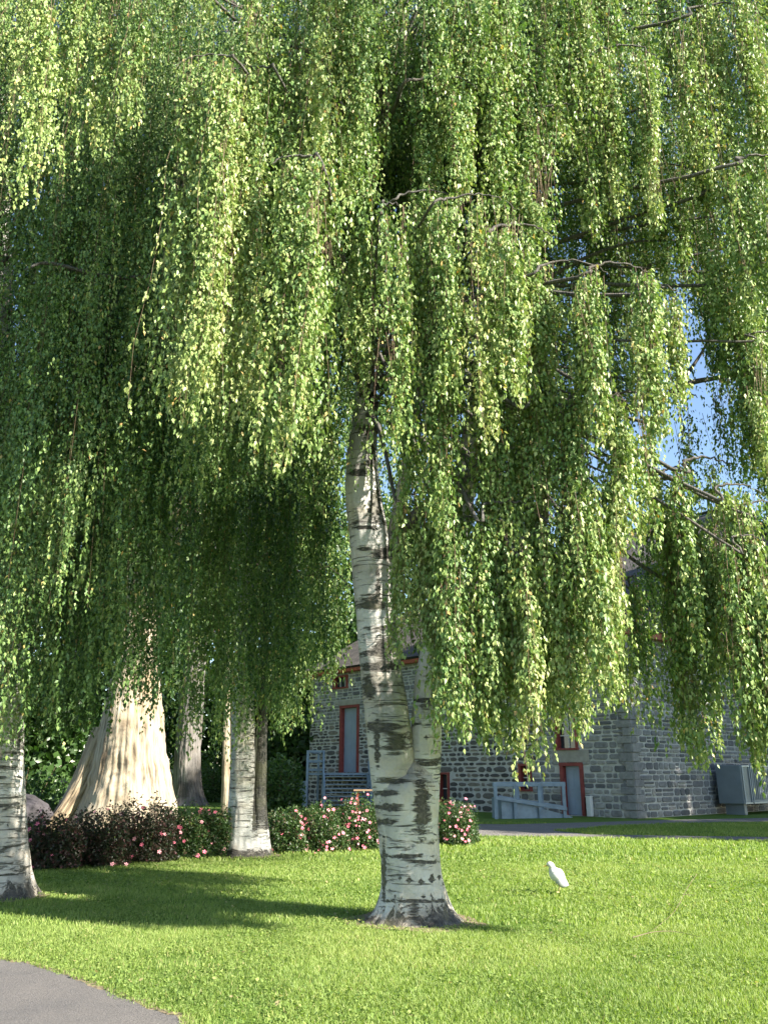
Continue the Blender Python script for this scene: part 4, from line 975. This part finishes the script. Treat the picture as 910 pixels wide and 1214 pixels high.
# ramp railing by the lower door
r0 = gp(588, 972); ramp_o = empty("ramp_railing", (r0.x, r0.y, 0)); tag(ramp_o, "blue-grey timber ramp railing in front of the lower door", "railing")
def railp(px, py): return gp(px, py)
pa = gp(588, 971); pb = A + U*(op_door_low[0]-.2) + N*1.5; zt = zy(929, pa.y)
d_ = (pb - pa); d_.z = 0
mb = MB(); mbr = MB()
for row, off in (("front", Vector((0,0,0))), ("rear", -N*-.0 + Vector((.2,1.15,0)))):
    for q in ((0, .27, .62, .97) if row == "front" else (.3, .65)):
        p = pa + d_*q + off; mb = MB(); mb.box(p + Vector((0,0,zt/2)), Vector((.065,0,0)), Vector((0,.065,0)), Vector((0,0,zt/2))); mb.build("post", M['blue_paint'], ramp_o, bevel=.008)
    a, b = pa+off, pa+d_+off
    if row == "rear": a = pa + d_*.02 + off
    mb = MB(); mb.bar(a + Vector((0,0,zt-.03)) - d_.normalized()*.1, b + Vector((0,0,zt-.03)), .08, .16); mb.build("top_rail", M['blue_paint'], ramp_o, bevel=.008)
    mb = MB(); mb.bar(a + Vector((0,-.08,zt*.60)), b + Vector((0,-.08,zt*.26)), .05, .13); mb.build("lower_rail", M['blue_paint'], ramp_o, bevel=.008)
mb = MB(); hh = .30
P0, P1 = pa + Vector((.1,.55,0)), pb + Vector((.1,.55,0))
n_ = Vector((-d_.y, d_.x, 0)).normalized()*.45
vs = [P0-n_, P0+n_, P1+n_, P1-n_, P0-n_+Vector((0,0,.75)), P0+n_+Vector((0,0,.75)), P1+n_+Vector((0,0,.04)), P1-n_+Vector((0,0,.04))]
mb.add(vs, [(0,1,2,3),(4,7,6,5),(0,4,5,1),(1,5,6,2),(2,6,7,3),(3,7,4,0)]); mb.build("ramp_deck", M['blue_paint'], ramp_o)
# meter box beside the door
mt = wp(op_door_low[0]-.30, .14, .38); o_ = MB(); o_.box(mt, U*.10, N*.09, Vector((0,0,.36))); o_.box(mt+Vector((0,0,.37)), U*.12, N*.11, Vector((0,0,.02))); q_ = o_.build("utility_box", M['white'], None, bevel=.01); tag(q_, "small pale utility box against the wall right of the lower door", "utility box")

# metal unit at the right
def w2(s, n, z): p = A + U2*s + N2*n; p.z = z; return p
s0 = solve_s(889, 1.3, 1.45, A, U2, N2) - .75; z0_, z1_ = .42, 1.95
s1 = s0 + 2.3
un = empty("metal_unit", w2(s0+2.4, .9, 0)); tag(un, "grey sheet-metal equipment cabinet on feet against the house wall at the right edge", "equipment cabinet")
mb = MB(); c_ = w2(s0+2.6, .9, (z0_+z1_)/2); mb.box(c_, U2*2.6, N2*.55, Vector((0,0,(z1_-z0_)/2))); mb.build("cabinet", M['metal'], un, bevel=.03)
for k, (sa_, sb_) in enumerate(((.06, .70), (.80, 5.1))):
    mb = MB()
    for z_ in (z0_+.04, z1_-.04): mb.bar(w2(s0+sa_, 1.47, z_), w2(s0+sb_, 1.47, z_), .03, .06)
    for s_ in (sa_+.03, sb_-.03): mb.bar(w2(s0+s_, 1.47, z0_+.07), w2(s0+s_, 1.47, z1_-.07), .06, .03)
    mb.build("panel_frame", M['metal_light'], un)
mb = MB()
for k in range(24): mb.box(w2(s0+.98+k*.16, 1.462, (z0_+z1_)/2), U2*.02, N2*.012, Vector((0,0,(z1_-z0_)/2-.16)))
mb.build("grille", M['metal'], un)
for s_ in (.35, 4.9):
    mb = MB(); mb.box(w2(s0+s_, .9, z0_/2), U2*.12, N2*.4, Vector((0,0,z0_/2))); mb.build("foot", M['metal'], un)

# bench behind the roses
bp = at(436, 938, 24.0); bench = empty("picnic_bench", (bp.x, 24.0, 0)); tag(bench, "weathered timber bench with red supports just left of the large birch trunk", "bench")
zb_ = zy(937, 24.0)
for k in range(3):
    mb = MB(); mb.box((bp.x+.0, 24.0+.14*k, zb_), (.40,0,0), (0,.06,0), (0,0,.02)); mb.build("seat_plank", M['wood'], bench, bevel=.006)
for s_ in (-.28,.28):
    mb = MB(); mb.box((bp.x+s_, 24.16, zb_/2-.02), (.03,0,0), (0,.16,0), (0,0,zb_/2-.02)); mb.build("leg", M['red_paint'], bench)

# iron fence, boulder, pale wall far left
fx0, fx1 = at(64, 950, 34).x, at(112, 950, 34).x
fn = empty("iron_fence", ((fx0+fx1)/2, 34, 0)); tag(fn, "short black iron picket fence left of the massive cottonwood", "fence")
mb = MB(); n_ = 16
for k in range(n_): mb.box((fx0+(fx1-fx0)*k/(n_-1), 34, .72), (.014,0,0), (0,.014,0), (0,0,.72))
mb.build("pickets", M['iron'], fn)
for z_ in (.2, 1.3):
    mb = MB(); mb.box(((fx0+fx1)/2, 34, z_), ((fx1-fx0)/2+.05,0,0), (0,.02,0), (0,0,.025)); mb.build("rail", M['iron'], fn)
me = bpy.data.meshes.new("boulder"); bm = bmesh.new(); bmesh.ops.create_icosphere(bm, subdivisions=5, radius=1.0)
rp = at(42, 968, 26)
for v in bm.verts:
    c_ = v.co; k = 1 + .5*(float(vnoise(c_.x*1.3+3, c_.y*1.3, c_.z*1.3))-.5) + .16*(float(vnoise(c_.x*4, c_.y*4+2, c_.z*4))-.5)
    v.co = Vector((c_.x*1.0*k*(1-.15*c_.z), c_.y*.8*k, max(-.2, c_.z*.5*k - .16*c_.x))) + Vector((rp.x-.35, 26, .50))
bm.to_mesh(me); bm.free()
for p in me.polygons: p.use_smooth = True
tag(link("boulder", me, M['rock']), "violet-grey boulder behind the reddish rose bush at the left", "boulder")
pw = MB(); pw.box((at(255,915,64).x, 64, .9), (7,0,0), (0,.15,0), (0,0,.9))
pw.box((at(255,915,64).x, 64, 1.86), (7.05,0,0), (0,.22,0), (0,0,.05))
tag(pw.build("garden_wall", M['pale_wall']), "low pale blue wall far off between the grey trunk and the smaller birch", "wall")

# ------------------------------------------------------------------ gull
g = gp(660, 1061); gull = empty("gull", (g.x, g.y, 0)); tag(gull, "white gull standing on the sunlit grass facing left", "gull")
prof = [(-.128,.398,.010,.010),(-.120,.402,.028,.028),(-.095,.408,.043,.046),(-.068,.400,.047,.048),(-.054,.370,.042,.046),(-.045,.338,.056,.064),(-.025,.298,.082,.094),(.005,.258,.098,.110),(.035,.226,.098,.104),(.065,.196,.084,.086),(.092,.166,.062,.058),(.118,.140,.040,.030),(.150,.112,.030,.013),(.175,.092,.014,.005)]
V = []; Fc = []; k = 20
cpr = catmull(prof, 4)
for i, (x, z, ry, rz) in enumerate(cpr):
    nx_ = cpr[min(i+1,len(cpr)-1)][:2] - cpr[max(i-1,0)][:2]; nx_ = nx_/np.linalg.norm(nx_)
    for j in range(k):
        a = 2*PI*j/k; o1, o2 = math.cos(a)*ry, math.sin(a)*rz
        V.append((g.x + x - nx_[1]*o2, g.y + o1, z + nx_[0]*o2 + .02))
nr = len(cpr)
for i in range(nr-1):
    for j in range(k): Fc.append((i*k+j, i*k+(j+1)%k, (i+1)*k+(j+1)%k, (i+1)*k+j))
Fc.append(tuple(range(k))[::-1]); Fc.append(tuple((nr-1)*k+j for j in range(k)))
me = bpy.data.meshes.new("body"); me.from_pydata(V, [], Fc); me.update()
for p in me.polygons: p.use_smooth = True
link("body", me, M['feather'], gull)
for sgn in (-1, 1):
    V = []; Fc = []; nu_, nv_ = 14, 8
    for i in range(nu_):
        t = i/(nu_-1); x = -.035 + .17*t; zc = .30 - .235*t**.95; hw = .062*math.sin(PI*min(1, .12+.84*t))**.7 + .004
        for j in range(nv_):
            q = j/(nv_-1)*2-1; zz = zc + q*hw; yy = (.078 - .028*q*q - .035*max(0, t-.55)/.45)*(.6+.4*math.sin(PI*min(1,.2+.7*t)))+.006
            V.append((g.x+x+.045*q, g.y+sgn*yy, zz+.03))
    for i in range(nu_-1):
        for j in range(nv_-1): a = i*nv_+j; Fc.append((a, a+1, a+nv_+1, a+nv_))
    me = bpy.data.meshes.new("wing"); me.from_pydata(V, [], Fc); me.update()
    for p in me.polygons: p.use_smooth = True
    wg = link("wing", me, M['wing'], gull); s_ = wg.modifiers.new("t", 'SOLIDIFY'); s_.thickness = .012; s_.offset = 0
    mb = MB(); xk = g.x+.03; yk = g.y+sgn*.03
    mb.tube([(xk,yk,.16),(xk+.012,yk,.09),(xk-.004,yk,.012)], [.010,.006,.005], 8)
    for a in (-.5, 0, .5): mb.tube([(xk-.004,yk,.012),(xk-.055*math.cos(a),yk+.055*math.sin(a),.006)], [.005,.003], 6)
    mb.build("leg", M['leg'], gull, smooth=True)
    mb = MB(); 
    bm = bmesh.new(); bmesh.ops.create_uvsphere(bm, u_segments=10, v_segments=8, radius=.006)
    for v in bm.verts: v.co += Vector((g.x-.102, g.y+sgn*.036, .430))
    me = bpy.data.meshes.new("eye"); bm.to_mesh(me); bm.free(); link("eye", me, M['dark'], gull)
mb = MB(); mb.tube([(g.x-.125,g.y,.413),(g.x-.155,g.y,.408),(g.x-.175,g.y,.399),(g.x-.182,g.y,.390)], [.013,.010,.007,.002], 10); mb.build("beak", M['beak'], gull, smooth=True)

gull.scale = (.92, .95, .84); gull.location.z = .03

# ------------------------------------------------------------------ fallen twigs
def twig(pts, r, label):
    mb = MB(); c_ = catmull([(gp(x, y).x, gp(x, y).y, z) for x, y, z in pts], 5); mb.tube(c_, np.linspace(r, r*.4, len(c_)), 6)
    for i in range(4, len(c_)-2, 5):
        d = Vector(RNG.normal(0, .05, 3)); d.z = abs(d.z)*.4; mb.tube([c_[i], Vector(c_[i])+d*1.6], [r*.5, r*.25], 5)
    tag(mb.build("fallen_twig", M['stick'], None), label, "twig", "fallen twigs on the lawn")
twig([(826,1040,.05),(815,1060,.08),(800,1085,.05),(775,1110,.06)], .004, "long thin fallen twig slanting across the grass right of the gull")
twig([(750,1118,.05),(775,1114,.07),(800,1112,.06),(830,1116,.04)], 0.0045, "pale fallen twig lying flat across the grass below the slanting one")
twig([(808,1066,.06),(828,1067,.06)], .004, "shortest fallen twig beside the slanting one")

for (x_, y_, r_), lb in zip(TREE_BASES, ("bare trodden soil ring round the foot of the large birch", "bare soil patch round the foot of the left-hand birch", "bare soil patch round the foot of the smaller birch")):
    ring = [(x_ + math.cos(a)*r_*(1.02+.5*float(vnoise(math.cos(a)*2+x_, math.sin(a)*2, 2))), y_ + math.sin(a)*r_*(.98+.45*float(vnoise(math.cos(a)*2+x_, math.sin(a)*2, 6)))) for a in np.linspace(0, 2*PI, 48, endpoint=False)]
    sheet("bare_soil", ring, .010, M['soil'], label=lb, cat="soil")
# ------------------------------------------------------------------ grass blades
def blades(n, y0, y1, hgt, wid, margin=1.35):
    u = RNG.random(n*2); Y = np.sqrt(y0*y0 + (y1*y1-y0*y0)*u); X = (RNG.random(n*2)-.5)*2*(.465*margin)*(Y+.6)
    k = ~in_poly(X + RNG.normal(0, .022, n*2) - .10*(vnoise(X*4, Y*4, 1)-.35), Y + RNG.normal(0, .022, n*2) - .10*(vnoise(X*4, Y*4, 1)-.35), ASPH)
    for x, y, r in TREE_BASES: k &= ((X-x)**2 + (Y-y)**2) > (r*(.75+.65*RNG.random(n*2)))**2
    k &= ~in_poly(X, Y, FAR1)
    bare = vnoise(X*1.1+3, Y*1.1+8, 0)
    k &= ~((bare > .83) & (RNG.random(n*2) < .75))
    X, Y = X[k][:n], Y[k][:n]; bare = bare[k][:n]; m = len(X)
    pt = vnoise(X*.7, Y*.7, 2); pt2 = vnoise(X*3.1, Y*3.1, 5)
    h = hgt*(.5+.7*RNG.random(m))*(.65+.7*pt2); a = RNG.random(m)*2*PI; bend = .3+.7*RNG.random(m); aw = RNG.random(m)*2*PI
    wx_, wy_ = np.cos(aw)*wid, np.sin(aw)*wid
    B0 = np.stack([X-wx_, Y-wy_, 0*X], -1); B1 = np.stack([X+wx_, Y+wy_, 0*X], -1)
    mx, my = X+np.cos(a)*h*bend*.25, Y+np.sin(a)*h*bend*.25
    M0 = np.stack([mx-wx_*.7, my-wy_*.7, h*.6], -1); M1 = np.stack([mx+wx_*.7, my+wy_*.7, h*.6], -1)
    T = np.stack([X+np.cos(a)*h*bend*.8, Y+np.sin(a)*h*bend*.8, h], -1)
    V = np.stack([B0,B1,M1,M0,T], 1).reshape(-1,3); i = np.arange(m)[:,None]*5
    Fc = np.concatenate([i+np.array([[0,1,2]]), i+np.array([[0,2,3]]), i+np.array([[3,2,4]])], 0)
    r = np.clip(.32 + .35*pt + RNG.normal(0,.16,m) + .15*(pt2-.5), 0, .9); yl = RNG.random(m) < .02 + .22*np.clip(bare-.66, 0, 1); r[yl] = .93+.07*RNG.random(yl.sum())
    return V, Fc, r
parts = [blades(240000, 4.6, 10, .038, .0030), blades(160000, 10, 17, .044, .0052), blades(80000, 17, 30, .065, .011, 1.2)]
def clover(n, y0, y1, sz):
    u = RNG.random(n*3); Y = np.sqrt(y0*y0 + (y1*y1-y0*y0)*u); X = (RNG.random(n*3)-.5)*2*.62*(Y+.6)
    k = ~in_poly(X, Y, ASPH) & (vnoise(X*1.6+7, Y*1.6+1, 4) > .5)
    for x, y, r_ in TREE_BASES: k &= ((X-x)**2 + (Y-y)**2) > r_*r_
    X, Y = X[k][:n], Y[k][:n]; m = len(X); h = .020+.028*RNG.random(m); a = RNG.random(m)*2*PI; sz = sz*(.6+.8*RNG.random(m)); tl = RNG.normal(0, .4, (m, 2))
    q = []
    for da in (0, 1.3, 2.6, 3.9, 5.2):
        ox, oy = np.cos(a+da)*sz, np.sin(a+da)*sz; q.append(np.stack([X+ox, Y+oy, h+ox*tl[:,0]+oy*tl[:,1]], -1))
    V = np.stack(q, 1).reshape(-1,3); i = np.arange(m)[:,None]*5
    Fc = np.concatenate([i+np.array([[0,1,2]]), i+np.array([[0,2,3]]), i+np.array([[0,3,4]])], 0)
    return V, Fc, np.clip(.38+RNG.normal(0,.2,m), 0, .9)
v_, f_, r_ = clover(420, 5.5, 16, .013); parts.append((v_ + np.array([0,0,.012]), f_, .955 + .045*RNG.random(len(r_))))
parts += [clover(26000, 4.6, 12, .009), clover(20000, 12, 20, .015)]
V = []; Fc = []; R = []; b = 0
for v, f, r in parts: V.append(v); Fc.append(f+b); R.append(np.repeat(r, 5)); b += len(v)
me = np_mesh("grass", np.concatenate(V), np.concatenate(Fc), False, {'rnd': np.concatenate(R)})
tag(link("grass", me, M['grass']), "short bright green mown grass blades covering the lawn", "grass", None, 'stuff')
